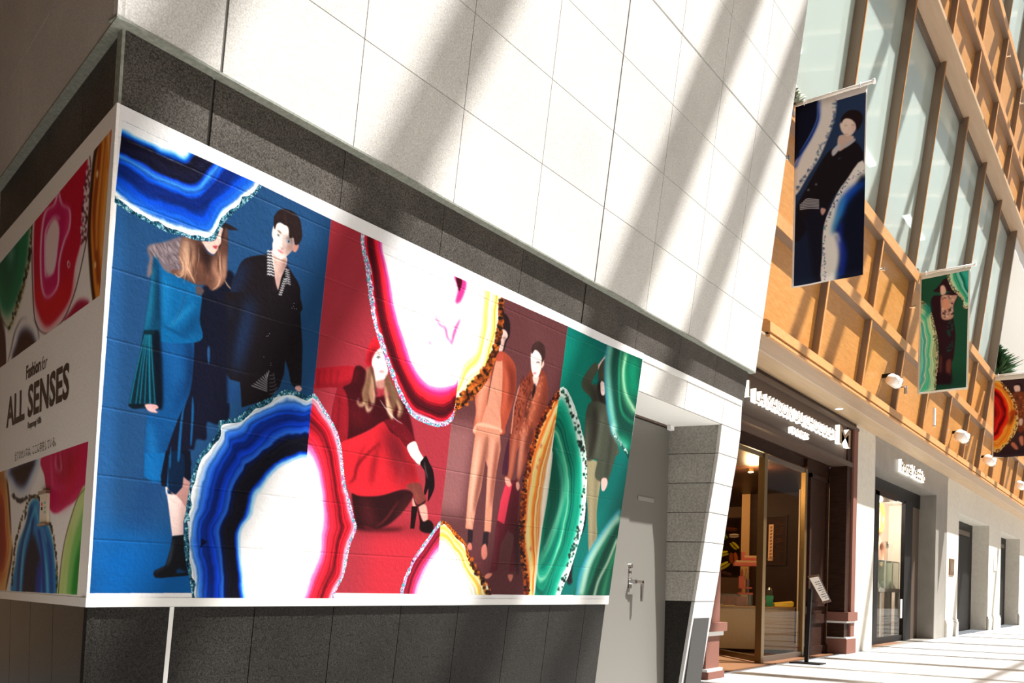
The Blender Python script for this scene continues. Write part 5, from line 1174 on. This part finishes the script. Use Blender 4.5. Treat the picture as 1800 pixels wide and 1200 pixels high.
# plain pier, grey surround, cream wall with two deep doorways
B(18.87, 20.38, YS, YS+.5, 0, 4.69, 'plaster_pier', 'plaster')
SB = 'greys'
B(20.38, 28.5, YS+.01, YS+.5, 4.02, 4.60, 'surround_header', SB); B(20.38, 28.5, YS-.01, YS+.5, 4.60, 4.69, 'surround_top', SB)
B(20.38, 20.46, YS+.01, 5.66, 0, 4.02, 'surround_jamb', SB)
B(26.97, 28.5, YS+.01, 5.70, 0, 4.02, 'surround_jamb', SB)
B(20.38, 27.0, YS+.5, 5.7, 4.02, 4.1, 'surround_ceiling', SB)
B(28.5, 30.34, YS, 5.8, 0, 4.69, 'plaster_wall', 'plaster'); B(30.34, 36.25, YS, 5.8, 3.8, 4.69, 'plaster_wall', 'plaster')
B(36.25, 39.2, YS, 5.8, 0, 4.69, 'plaster_wall', 'plaster'); B(39.2, 44.82, YS, 5.8, 3.8, 4.69, 'plaster_wall', 'plaster'); B(44.82, 80, YS, 5.8, 0, 4.69, 'plaster_wall', 'plaster')
for a, b in ((28.52, 30.34), (36.25, 39.2), (44.82, 80)):
    B(a, b+.02, YS-.05, YS+.02, 0, .42, 'skirting', 'plaster'); B(a, b+.02, YS-.03, YS+.02, .42, .50, 'skirting_cap', 'plaster')
for i, (a, b) in enumerate(((30.34, 36.25), (39.2, 44.82))):
    d = thing('door_%d' % (i+2), None, None, ((a+b)/2, 5.72, 0), kind='structure')
    MB().box(a, b, 5.70, 5.76, 0, 3.8).build('door_frame', M['blackm'], d); MB().box(a+.1, b-1.0, 5.67, 5.70, .02, 3.3).build('door_leaf', M['blackm'], d); MB().box(a+.1, b-.9, 5.64, 5.70, 3.34, 3.5).build('door_head', M['dbronze'], d)

# chocolate shop lettering, lit
t = thing('shop_sign', 'glowing channel letters reading LA MAISON DU CHOCOLAT PARIS on dark brown board', 'sign', (15.2, YS+.03, 3.95))
def channel(name, s, x, z, size, width, par, yb=YS+.03, dep=.085, gl='glow', fc='face', bold=.0):
    o = text(name, s, size, frame((x, yb-dep, z), (1,0,0), (0,0,1)), M[gl], par, extrude=dep/2, bold=bold)
    k = width/max(v.co.x+origin(par).x-x for v in o.data.vertices)
    for v in o.data.vertices: v.co.x = (v.co.x+origin(par).x-x)*k+x-origin(par).x; v.co.y += dep/2
    if fc:
        o2 = text(name+'_face', s, size, frame((x, yb-dep-.004, z), (1,0,0), (0,0,1)), M[fc], par, bold=bold-.001)
        for v in o2.data.vertices: v.co.x = (v.co.x+origin(par).x-x)*k+x-origin(par).x
        split_letters(o2, 'letter_face')
    split_letters(o)
channel('letters', 'LA MAISON DU CHOCOLAT', 13.13, 4.13, .29, 4.15, t)
channel('letters', 'PARIS', 14.85, 3.91, .155, .88, t)
channel('monogram', 'M', 17.45, 4.12, .50, .80, t, bold=.008)
channel('bar_mark', 'I', 12.82, 4.15, .36, .09, t)
t = thing('shop_sign', 'small glowing letters reading Ponte Vecchio on taupe stone header', 'sign', (23.8, YS+.01, 4.1))
channel('letters', 'Ponte Vecchio', 22.5, 4.17, .40, 2.65, t, YS+.01, .07, bold=.012)

# ---------------------------------------------------------------- chocolate shop interior
ri = struct('wall_shop_room')
def R(x0, x1, y0, y1, z0, z1, name, m): return MB().box(x0, x1, y0, y1, z0, z1).build(name, M[m], ri)
R(11.3, 30, 12.0, 12.2, 0, 3.9, 'back_wall', 'inner'); R(21.0, 21.2, 5.6, 8.2, 0, 3.9, 'side_wall', 'cocoa'); R(24.0, 24.2, 8.2, 12, 0, 3.9, 'side_wall', 'inner')
R(20.95, 21.2, 8.2, 8.41, 0, 3.9, 'ochre_pier', 'innert'); R(11.3, 11.5, 5.3, 12, 0, 3.9, 'side_wall', 'inner')
R(11.3, 24.2, 5.56, 12, 3.6, 3.77, 'shop_ceiling', 'cocoa'); R(11.3, 24.2, 5.3, 12, -.02, .004, 'shop_floor', 'wfloor')
R(23.9, 24.0, 8.9, 12, 0, 1.1, 'low_red_panel', 'redbox')
for i, (x, y) in enumerate(((14.4, 6.6), (16.5, 6.4), (18.5, 8.5), (20, 10))):
    l = bpy.data.lights.new('shop_lamp', 'POINT'); l.energy = 120; l.color = (1, .62, .28); l.shadow_soft_size = .15; lo = bpy.data.objects.new('shop_lamp', l); lo.location = (x, y, 3.35); COL.objects.link(lo)
for x, y in ((13.6, 6.1), (16.6, 6.5)):
    t = thing('ceiling_spot', 'small lit ceiling spot inside the chocolate shop, '+('near the left glass' if x < 15 else 'behind the gold door post'), 'light', (x, y, 3.55))
    MB().cyl((x,y,3.6), (x,y,3.53), .06, 14).build('housing', M['brass'], t); MB().cyl((x,y,3.53), (x,y,3.522), .05, 14).build('lens', M['lamp'], t)
# doors
t = thing('door_4', None, None, (14.7, 5.52, 0), kind='structure')
MB().box(14.60, 14.74, 5.47, 5.58, 0, 3.56).build('gold_post', M['brass'], t)
MB().box(14.74, 16.9, 5.50, 5.56, 3.48, 3.56).build('head_rail', M['dbronze'], t); MB().box(14.74, 16.9, 5.50, 5.56, 0, .10).build('bottom_rail', M['dbronze'], t); MB().box(16.78, 16.9, 5.49, 5.57, 0, 3.56).build('side_stile', M['brass'], t)
MB().box(14.74, 16.8, 5.525, 5.535, .1, 3.48).build('glass_pane', M['sglass'], t)
t = thing('door_5', None, None, (12.6, 5.52, 0), kind='structure')
MB().box(11.5, 14.6, 5.50, 5.56, 3.48, 3.56).build('head_rail', M['brass'], t)
MB().hexa([(14.60,5.56,.02),(14.64,5.56,.02),(15.84,6.76,.02),(15.80,6.76,.02)], [(14.60,5.56,.12),(14.64,5.56,.12),(15.84,6.76,.12),(15.80,6.76,.12)]).build('bottom_rail', M['brass'], t)
MB().hexa([(14.62,5.56,.12),(14.63,5.56,.12),(15.83,6.76,.12),(15.82,6.76,.12)], [(14.62,5.56,3.45),(14.63,5.56,3.45),(15.83,6.76,3.45),(15.82,6.76,3.45)]).build('glass_pane', M['sglass'], t)
# counter
A_, B_ = Vector((16.40, 7.38, 0)), Vector((17.267, 5.80, 0)); nC = Vector((B_.y-A_.y, -(B_.x-A_.x), 0)).normalized()*-1
def cnt(mb, a, b, d0, d1, z0, z1):
    P, Q = A_.lerp(B_, a), A_.lerp(B_, b); return mb.hexa([P+nC*d0+up*z0, Q+nC*d0+up*z0, Q+nC*d1+up*z0, P+nC*d1+up*z0], [P+nC*d0+up*z1, Q+nC*d0+up*z1, Q+nC*d1+up*z1, P+nC*d1+up*z1])
nC = nC if nC.dot(fw) > 0 else -nC
t = thing('shop_counter', 'ochre fabric fronted counter just inside the chocolate shop glass', 'counter', tuple(A_.lerp(B_, .5)))
cnt(MB(), 0, 1, .03, .7, .08, .90).build('body', M['tan'], t); cnt(MB(), -.01, 1.01, 0, .72, .90, .925).build('counter_top', M['innert'], t); cnt(MB(), 0, 1, .06, .66, 0, .08).build('kick_board', M['cocoa'], t)
cnt(MB(), .0, .55, .02, .04, .925, 1.16).build('glass_guard', M['cglass'], t)
# things on the counter: a = along 0..1, d = depth
def onc(a, d, z=.925): return A_.lerp(B_, a)+nC*d+up*z
def cbox(name, a, d, wd, dp, hh, m, label, cat, group=None, z=.925, lid=None):
    o = cnt(MB(), a-wd/2/1.8, a+wd/2/1.8, d, d+dp, z, z+hh).build(name, M[m]); tag(o, label, cat, group)
    if lid: cnt(MB(), a-wd/2/1.8-.004, a+wd/2/1.8+.004, d-.006, d+dp+.006, z+hh*.72, z+hh+.004).build('lid', M[lid], o)
    return o
cbox('gift_box', .44, .12, .20, .14, .085, 'redbox', 'lower orange-red gift box of the stack on the counter', 'box', lid='redbox')
cbox('gift_box', .44, .13, .19, .12, .085, 'redbox', 'upper orange-red gift box of the stack on the counter', 'box', z=1.015, lid='redbox')
cbox('gift_box', .66, .10, .12, .10, .12, 'reds', 'small dark red gift box right of the gold door post', 'box', lid='reds')
cbox('green_box', .74, .12, .13, .12, .21, 'green', 'square green box beside the yellow tray', 'box', lid='green')
t = cnt(MB(), .79, .98, .05, .30, .925, .95); P_, Q_ = A_.lerp(B_, .79), A_.lerp(B_, .99)
t.hexa([P_+nC*.05+up*.95, Q_+nC*.05+up*.95, Q_+nC*.30+up*.95, P_+nC*.30+up*.95], [P_+nC*.05+up*.985, Q_+nC*.05+up*1.02, Q_+nC*.30+up*1.04, P_+nC*.30+up*1.0]); tag(t.build('display_tray', M['yellow']), 'bright yellow slanted tray at right end of the counter', 'tray')
# tiered display
p = onc(.50, .30); t = thing('tiered_display', 'orange-red tiered display stand with slabs and bottles on the counter', 'display stand', tuple(p))
def tb(a0, a1, d0, d1, z0, z1, name, m): return cnt(MB(), a0, a1, d0, d1, z0, z1).build(name, M[m], t)
tb(.42, .44, .26, .46, .925, 1.15, 'foot', 'choc'); tb(.53, .55, .26, .46, .925, 1.15, 'foot', 'choc'); tb(.41, .57, .24, .48, 1.15, 1.19, 'shelf', 'redbox'); tb(.42, .56, .26, .46, 1.27, 1.30, 'shelf', 'redbox')
tb(.44, .46, .30, .40, 1.19, 1.27, 'block', 'redbox'); tb(.50, .53, .28, .42, 1.19, 1.45, 'column', 'choc'); tb(.42, .48, .30, .42, 1.30, 1.52, 'column', 'redbox'); tb(.62, .67, .26, .40, .925, 1.72, 'column', 'redbox'); tb(.36, .70, .22, .50, 1.72, 1.79, 'shelf', 'redbox'); tb(.38, .60, .22, .50, 1.79, 1.83, 'slab', 'innert')
tb(.46, .60, .26, .44, 1.83, 1.89, 'slab', 'redbox'); tb(.47, .60, .26, .44, 1.89, 1.93, 'slab', 'innert'); tb(.44, .48, .28, .40, 1.83, 2.0, 'block', 'redbox')
for a, z, hh, m in ((.50, 1.45, .22, 'innert'), (.455, 1.52, .14, 'redbox')):
    q = onc(a, .36, z); mb = MB().cyl(q, q+up*hh*.7, .025, 12).cyl(q+up*hh*.7, q+up*hh, .012, 12); mb.build('bottle', M[m], t)
# tapering tower of chocolate, four legs
p = onc(.17, .25); t = thing('chocolate_tower', 'slender tapering brown latticed tower standing on the counter left side', 'ornament', tuple(p))
ex = (B_-A_).normalized(); mb = MB()
for sx, sy in ((-1,-1), (1,-1), (1,1), (-1,1)):
    q0 = p+ex*sx*.11+nC*sy*.11; q1 = p+ex*sx*.035+nC*sy*.035+up*.42; q2 = p+up*.98
    mb.cyl(q0, q1, .016, 8, .011).cyl(q1, q2, .011, 8, .004)
mb.build('legs', M['choc'], t)
for z, r in ((.10, .10), (.26, .07), (.45, .035)): q = p+up*z; MB().hexa([q+ex*a*r+nC*b*r for a, b in ((-1,-1),(1,-1),(1,1),(-1,1))], [q+up*.02+ex*a*r+nC*b*r for a, b in ((-1,-1),(1,-1),(1,1),(-1,1))]).build('platform', M['choc'], t)
MB().hexa([p+ex*a*.14+nC*b*.14 for a, b in ((-1,-1),(1,-1),(1,1),(-1,1))], [p+up*.03+ex*a*.13+nC*b*.13 for a, b in ((-1,-1),(1,-1),(1,1),(-1,1))]).build('base', M['innert'], t)
p = onc(.76, .42); t = thing('glass_jar', 'clear glass jar behind the green box on the counter', 'jar', tuple(p)); MB().cyl(p, p+up*.33, .055, 16).build('body', M['cglass'], t); MB().cyl(p+up*.33, p+up*.38, .05, 16, .02).build('stopper', M['chrome'], t)
# macaron poster and framed picture: flat prints
def flatprint(name, c, m, x, y0, y1, z0, z1, label, cat, fr='cocoa', rough=.5):
    t = thing(name, label, cat, (x, (y0+y1)/2, z0))
    V = [(x, y1, z0), (x, y0, z0), (x, y0, z1), (x, y1, z1), (x+.02, y1, z0), (x+.02, y0, z0), (x+.02, y0, z1), (x+.02, y1, z1)]
    F = [(0,1,2,3), (7,6,5,4), (0,4,5,1), (1,5,6,2), (2,6,7,3), (3,7,4,0)]
    obj('print', V, F, m, t, uv=lambda v: ((y1-v[1])/(y1-y0), (v[2]-z0)/(z1-z0)))
    for a, b, c0, c1 in ((y0-.04, y1+.04, z0-.04, z0), (y0-.04, y1+.04, z1, z1+.04), (y0-.04, y0, z0, z1), (y1, y1+.04, z0, z1)): MB().box(x-.02, x+.03, a, b, c0, c1).build('frame', M[fr], t)
    return t
cm = Canvas(230, 560, np.eye(3), (30, 12, 6)); cm.crop(0, 0, 1)
mac = [(110,160,44,19,55,(120,140,40)), (85,255,48,26,95,(236,150,110)), (192,265,42,20,55,(220,200,30)), (100,345,52,24,-15,(230,216,40)), (115,465,54,24,-40,(230,216,40)), (187,385,54,28,86,(190,90,30)), (187,165,36,18,0,(245,220,190)), (32,395,40,18,-60,(220,190,30)), (165,100,46,16,10,(110,50,20)), (100,40,34,18,-10,(150,140,130)), (60,205,26,14,70,(220,110,40)), (140,540,40,14,20,(90,60,60))]
for x, y, a, b, r, col in mac:
    r = math.radians(r); e = lambda s, off: [(x+math.cos(t_)*a*math.cos(r)*s-(math.sin(t_)*b*s*.62+off)*math.sin(r), y+math.cos(t_)*a*math.sin(r)*s+(math.sin(t_)*b*s*.62+off)*math.cos(r)) for t_ in np.linspace(0, 2*math.pi, 14)[:-1]]
    cm.poly(e(1.0, b*.5), tuple(int(q*.8) for q in col), 1); cm.poly(e(1.0, -b*.5), col, 1)
    cm.stroke([(x-a*.9*math.cos(r), y-a*.9*math.sin(r)), (x, y), (x+a*.9*math.cos(r), y+a*.9*math.sin(r))], 7, (60,30,14), 1)
flatprint('macaron_poster', cm, printmat('macaron_print', cm, .5, 0, .85), 23.98, 9.66, 10.62, 1.66, 3.26, 'tall dark poster of yellow green and pink macarons inside the chocolate shop', 'poster')
cm = Canvas(160, 280, np.eye(3), (44, 22, 12)); cm.crop(0, 0, 1)
for i in range(60):
    x = 60+RNG.rand()*80; y = 20+RNG.rand()*240; cm.stroke([(x,y),(x+12,y+3),(x+26,y)], 4, [(90,50,26),(26,12,8),(70,40,24)][i % 3], 1, .8)
cm.poly([(62,44),(90,44),(88,262),(60,262)], (236,190,150), .5, 1, False)
for i in range(10):
    y = 56+i*20; cm.stroke([(68,y),(82,y+3),(70,y+9),(82,y+12)], 3.5, (60,30,20), .5, 1)
cm.stroke([(50,255),(90,245),(70,265)], 10, (150,120,100), 3, .7)
flatprint('framed_picture', cm, printmat('picture_print', cm, .5, 0, .85), 20.97, 7.32, 7.98, 1.90, 3.02, 'dark brown framed picture with pale vertical lettering beside the gold post', 'picture')

# menu stand outside
t = thing('menu_stand', 'black pedestal menu stand with slanted white card outside the chocolate shop', 'menu stand', (15.22, 4.88, 0))
MB().box(15.05, 15.40, 4.62, 5.14, 0, .022).build('base', M['blackm'], t)
q0, q1 = Vector((15.22, 4.90, .02)), Vector((15.22, 4.86, 1.28)); MB().hexa([q0+Vector(v) for v in ((-.025,-.03,0),(.025,-.03,0),(.025,.03,0),(-.025,.03,0))], [q1+Vector(v) for v in ((-.025,-.03,0),(.025,-.03,0),(.025,.03,0),(-.025,.03,0))]).build('post', M['blackm'], t)
pl = [Vector(hit(*q, (1, 0, 0), (15.15, 0, 0))) for q in ((1447,1061), (1461,1057), (1438,1009), (1419,1012))]
pv = [pl[0], pl[1], pl[2], pl[3]]; n_ = Vector((.014, 0, 0)); pv2 = [v+n_ for v in pv]
MB().hexa(pv, pv2).build('tray', M['chrome'], t)
cc_ = sum(pv, Vector())/4; inn = [cc_.lerp(v, .84)-Vector((.003,0,0)) for v in pv]; pc_ = MB().hexa(inn, [v+Vector((.003,0,0)) for v in inn]).build('menu_card', M['white'], t)
e1 = (inn[2]-inn[1]); e0 = (inn[0]-inn[1]); a0 = inn[1]-Vector((.002,0,0))
for k in range(9):
    f0, f1 = .08+k*.09, .10+k*.09; g1 = .85 if k % 3 else .5
    b = [a0+e1*f0+e0*.12, a0+e1*f0+e0*g1, a0+e1*f1+e0*g1, a0+e1*f1+e0*.12]; MB().hexa(b, [v+Vector((.001,0,0)) for v in b]).build('printed_line', M['blackm'], pc_)

# ---------------------------------------------------------------- jewellery shop behind its glass
ri2 = struct('wall_jewellery_room')
def R2(x0, x1, y0, y1, z0, z1, name, m): return MB().box(x0, x1, y0, y1, z0, z1).build(name, M[m], ri2)
R2(20.5, 30, 6.75, 6.85, 0, 4.0, 'back_wall', 'pinkw'); R2(20.4, 20.5, 5.7, 6.8, 0, 4.0, 'side_wall', 'pinkw'); R2(28.4, 28.5, 5.7, 6.8, 0, 4.0, 'side_wall', 'pinkw'); R2(20.5, 28.5, 5.64, 6.8, 3.9, 4.0, 'shop_ceiling', 'white'); R2(20.5, 28.5, 5.16, 6.8, -.01, .003, 'shop_floor', 'greys')
R2(26.2, 26.24, 6.72, 6.75, .05, 3.9, 'panel_joint', 'greys')
for x in (22.2, 24.2, 26.5):
    l = bpy.data.lights.new('shop_lamp', 'POINT'); l.energy = 150; l.color = (1, .9, .76); l.shadow_soft_size = .2; lo = bpy.data.objects.new('shop_lamp', l); lo.location = (x, 6.1, 3.6); COL.objects.link(lo)
t = thing('door_6', None, None, (23.7, 5.62, 0), kind='structure')
MB().box(20.46, 27.0, 5.58, 5.66, 3.64, 4.02).build('head_frame', M['blackm'], t); MB().box(22.1, 22.48, 5.56, 5.66, 0, 3.7).build('stile', M['blackm'], t); MB().box(25.15, 26.0, 5.56, 5.66, 0, 3.7).build('stile', M['blackm'], t); MB().box(22.4, 25.2, 5.58, 5.66, 0, .16).build('bottom_rail', M['blackm'], t); MB().box(26.0, 26.97, 5.60, 5.70, 0, 4.02).build('reveal', M['dbronze'], t); MB().box(20.46, 22.1, 5.60, 5.66, 0, 3.7).build('stile', M['blackm'], t)
MB().box(22.48, 25.15, 5.61, 5.62, .16, 3.64).build('glass_pane', M['sglass'], t)
MB().box(24.95, 25.1, 5.58, 5.60, .6, 1.1).build('sticker', M['white'], t)
def jew(px, py, Y): return Vector(hit(px, py, (0, 1, 0), (0, Y, 0)))
q = jew(1546, 909, 6.70); t = thing('beaded_ring', 'amber beaded ring ornament high on the blush wall of jewellery shop', 'ring ornament', tuple(q)); MB().tor(q-Vector((0,.0,0)), (0,1,0), .42, .06, 36, 8).build('ring', M['bead'], t)
q = jew(1547, 974, 6.70); t = thing('beaded_ring', 'pink beaded ring ornament low behind the jewellery display cases', 'ring ornament', tuple(q)); MB().tor(q, (0,1,0), .36, .055, 36, 8).build('ring', M['beadp'], t)
q0, q1 = jew(1558, 962, 6.74), jew(1577, 965, 6.74)
o = text('wall_lettering', 'Ponte Vecchio', .26, frame((q0.x, 6.735, q0.z), (1,0,0), (0,0,1)), M['blackm'], None, bold=.006); tag(o, 'small dark script letters on the blush back wall of jewellery shop', 'lettering')
k = (q1.x-q0.x)/max(v.co.x for v in o.data.vertices)
for v in o.data.vertices: v.co.x *= k
o['kind'] = 'stuff'
a, b = jew(1534, 1035, 6.1), jew(1573, 1035, 6.1); zt = jew(1560, 1034, 6.1).z; zc = jew(1560, 987, 6.1).z
t = thing('display_table', 'taupe display table with square legs behind the jewellery shop glass', 'table', ((a.x+b.x)/2, 6.1, 0))
MB().box(a.x, b.x, 5.95, 6.35, zt-.1, zt).build('tabletop', M['greys'], t)
for x in (a.x+.25, (a.x+b.x)/2+.15, b.x-.15):
    for y in (6.0, 6.28): MB().box(x-.09, x+.09, y-.04, y+.04, 0, zt-.1).build('leg', M['greys'], t)
n = 3
for i in range(n):
    x0 = a.x+(b.x-a.x)*i/n+.03; x1 = a.x+(b.x-a.x)*(i+1)/n-.03
    c = thing('glass_case', 'clear glass display case on taupe table, %s of three' % ('leftmost', 'middle', 'rightmost')[i], 'display case', ((x0+x1)/2, 6.12, zt), 'glass cases on the jewellery table')
    MB().box(x0, x1, 6.0, 6.28, zt, zc).build('glass_box', M['cglass'], c); MB().box(x0-.01, x1+.01, 5.99, 6.29, zc, zc+.015).build('lid', M['white'], c)
    for xx in (x0, x1): MB().box(xx-.012, xx+.012, 5.985, 6.0, zt, zc).build('edge_strip', M['white'], c)
    MB().cyl(((x0+x1)/2, 6.12, zt+.0), ((x0+x1)/2, 6.12, zt+.2), .14, 12, .03).build('jewel_bust', M['white'], c)
for i, (px, py0, py1, m, lab) in enumerate(((1672, 982, 1011, 'bplate', 'small bronze plaque on the cream wall beside jewellery shop'), (1749, 978, 1003, 'white', 'small white wall emblem on the cream wall between two dark doorways'))):
    q, r = jew(px, py0, YS), jew(px, py1, YS); wd = .34
    t = thing('wall_plaque', lab, 'plaque', (q.x, YS-.01, r.z)); MB().box(q.x-wd, q.x+wd, YS-.03, YS-.001, r.z, q.z).build('plate', M[m], t); MB().box(q.x-wd*.7, q.x+wd*.7, YS-.036, YS-.03, r.z+.1, q.z-.1).build('raised_field', M['bronze' if i == 0 else 'ledge'], t)

# ---------------------------------------------------------------- banners on rods
BZ = 2.43
def banner(x, ytop, w_, ztop, zbot, c, lab, gal, green=False):
    t = thing('hanging_banner', lab, 'banner', (x, ytop-w_/2, zbot), 'projecting banners along the maple front')
    n, mz = 14, 20; V = []; F = []; UVs = []
    for j in range(mz+1):
        for i in range(n+1):
            u_, v_ = i/n, j/mz; V.append((x+.012*math.sin(u_*5+v_*3)*(1-v_)+.01*math.sin(u_*9)*(1-v_), ytop-w_*u_, zbot+(ztop-zbot)*v_)); UVs.append((u_, v_))
    for j in range(mz):
        for i in range(n): F.append((j*(n+1)+i, j*(n+1)+i+1, (j+1)*(n+1)+i+1, (j+1)*(n+1)+i))
    o = obj('cloth', V, F, printmat('banner_print', c, .6, 0, .8), t, True)
    lay = o.data.uv_layers.new(name='UVMap')
    for lp in o.data.loops: lay.data[lp.index].uv = UVs[lp.vertex_index]
    so = o.modifiers.new('thickness', 'SOLIDIFY'); so.thickness = .004
    MB().cyl((x, ytop+.10, ztop+.03), (x, ytop-w_-.07, ztop+.03), .022, 14).build('rod', M['poles'], t, True)
    MB().cyl((x, ytop-w_-.07, ztop+.03), (x, ytop-w_-.095, ztop+.03), .034, 14).build('finial', M['white'], t)
    MB().box(x-.05, x+.05, ytop+.02, ytop+.16, ztop-.10, ztop+.14).build('wall_bracket', M['bronze'], t)
    for d_ in (.12, w_-.08):
        MB().tor((x, ytop-d_, ztop+.025), (0,1,0), .034, .007, 16, 6).build('cord_loop', M['white'], t)
    return t
Wb, Hb = 300, 780
rect = [(0,0),(Wb,0),(Wb,Hb),(0,Hb)]
banner(11.742, 4.085, .92, 7.70, 5.28, paint_banner_blue(Wb, Hb, homog([(1399.6,181),(1524,148),(1515.6,484),(1389,506)], rect)), 'nearest banner, navy with a dark haired man and pale blue agate veins', 0)
banner(19.36, 4.105, .93, 7.70, 5.29, paint_banner_green(Wb, Hb, homog([(1616.7,479.3),(1706.7,470),(1701.7,684),(1612.3,692.3)], rect)), 'middle banner, green with a woman in a black hat between agate slices', 0)
banner(29.23, 4.118, .93, 7.66, 5.28, paint_banner_brown(Wb, Hb, homog([(1747.7,662.7),(1813,655),(1809,799),(1743.3,805)], rect)), 'farthest banner, brown with an orange and red agate slice', 0)

# ---------------------------------------------------------------- lamps, sprinklers and studs on the maple front
def onw(px, py, o=0): p = hit(px, py, (0, 1, T), (0, YW-o, 0)); return Vector(p)
lampn = ['nearest of the white spotlights on the lower maple panels, left of green banner', 'second white spotlight along the lower maple panels, right of green banner', 'third white spotlight along the lower maple panels, below brown banner corner', 'farthest white spotlight on the lower maple panels at picture edge']
for i, (px, py) in enumerate(((1570,670), (1689,767), (1738,809), (1793,853))):
    p = onw(px, py, .10); t = thing('spotlight', lampn[i], 'spotlight', tuple(p), 'spotlights on the maple front')
    k = 1.0 if i == 0 else 1.25
    MB().box(p.x-.03, p.x+.03, p.y, p.y+.24, p.z+.09, p.z+.16).build('arm', M['blackm'], t)
    MB().cyl(p+Vector((-.10,.02,.03))*k, p+Vector((.13,-.05,-.02))*k, .11*k, 20).build('housing', M['white'], t, True)
    MB().tor(p+Vector((.13,-.05,-.02))*k, (.23,-.07,-.05), .105*k, .012*k, 20, 6).build('bezel', M['chrome'], t)
    MB().tor(p+Vector((.02,-.015,.01))*k, (.23,-.07,-.05), .112*k, .008*k, 20, 6).build('cooling_ring', M['ledge'], t)
for i, (px, py) in enumerate(((1590,684), (1698,776), (1745,815))):
    p = onw(px, py, .06); t = thing('sprinkler_head', ('small chrome sprinkler just right of nearest spotlight', 'small chrome sprinkler just right of second spotlight', 'small chrome sprinkler just right of third spotlight')[i], 'sprinkler', tuple(p), 'sprinkler heads on the maple front')
    MB().cyl(p+Vector((0,.18,.05)), p+Vector((0,-.02,.04)), .018, 10).build('pipe', M['chrome'], t); MB().cyl(p+Vector((0,-.02,.07)), p+Vector((0,-.02,-.10)), .022, 10, .035).build('nozzle', M['chrome'], t); MB().cyl(p+Vector((-.09,-.02,.04)), p+Vector((.09,-.02,.05)), .014, 8).build('deflector', M['white'], t)
p = onw(1642, 732, .05); t = thing('wall_fitting', 'slim white upright fitting below the green banner', 'wall fitting', tuple(p)); MB().cyl(p+Vector((0,0,-.2)), p+Vector((0,0,.2)), .035, 12).build('tube', M['white'], t); MB().cyl(p+Vector((0,0,-.24)), p+Vector((0,0,-.2)), .05, 12, .035).build('foot', M['chrome'], t)
studl = ['small steel stud on batten right of nearest banner', 'small steel stud on batten left of green banner', 'small steel stud high on the upper maple battens', 'small steel stud at the end of upper maple battens', 'small steel stud on the end trim beside the stone block']
for i, (px, py) in enumerate(((1547,474), (1602,540), (1770,99), (1793,182), (1376,280))):
    p = onw(px, py, .0); t = tag(MB().cyl(p+Vector((0,.03,0)), p+Vector((0,-.07,0)), .024, 10).cyl(p+Vector((0,-.07,0)), p+Vector((0,-.08,0)), .04, 10).build('steel_stud', M['chrome']), studl[i], 'stud', 'studs on the maple front')
# greenery
def fir(p, hgt, r, n, m, name, label):
    t = thing(name, label, 'plant', tuple(p)); mb = MB()
    for i in range(n):
        z = RNG.rand(); a = RNG.rand()*6.283; rr = r*(1-z)*(.4+.6*RNG.rand())+.04; q = p+up*(hgt*z); e = Vector((math.cos(a), math.sin(a), .25+.3*RNG.rand()))*rr
        s_d = e.cross(up).normalized()*.035; mb.add([q-s_d*.4, q+e*.5-s_d, q+e, q+e*.5+s_d, q+e*.5+up*.05], [(0,1,4), (1,2,4), (2,3,4), (3,0,4)])
    f = mb.build('foliage', m, t); f['kind'] = 'stuff'; MB().cyl(p, p+up*hgt, .03, 8, .01).build('stem', M['choc'], t)
fir(onw(1753, 655, -.1)+Vector((.6, .1, -.05)), 1.1, .9, 420, M['leaf'], 'fir_tree', 'small green fir peeking over the rail above the brown banner')
fir(Vector((11.72, 4.10, 7.72)), .22, .16, 130, M['frost'], 'frosted_spray', 'frosted sprig tied at the bracket of nearest banner')

# ---------------------------------------------------------------- glazed roof over the mall: girders, purlins, panes
rf = struct('ceiling_glazed_roof')
def girder(x, wd, z=17.0):
    MB().box(x-wd/2, x+wd/2, -13, 3.2, z, z+.18).build('girder', M['sky'], rf)
for x, wd in BEAMS: girder(x, wd)
for y in (-10, -6.4): MB().box(-6, 88, y-.08, y+.08, 17.2, 17.35).build('purlin', M['sky'], rf)
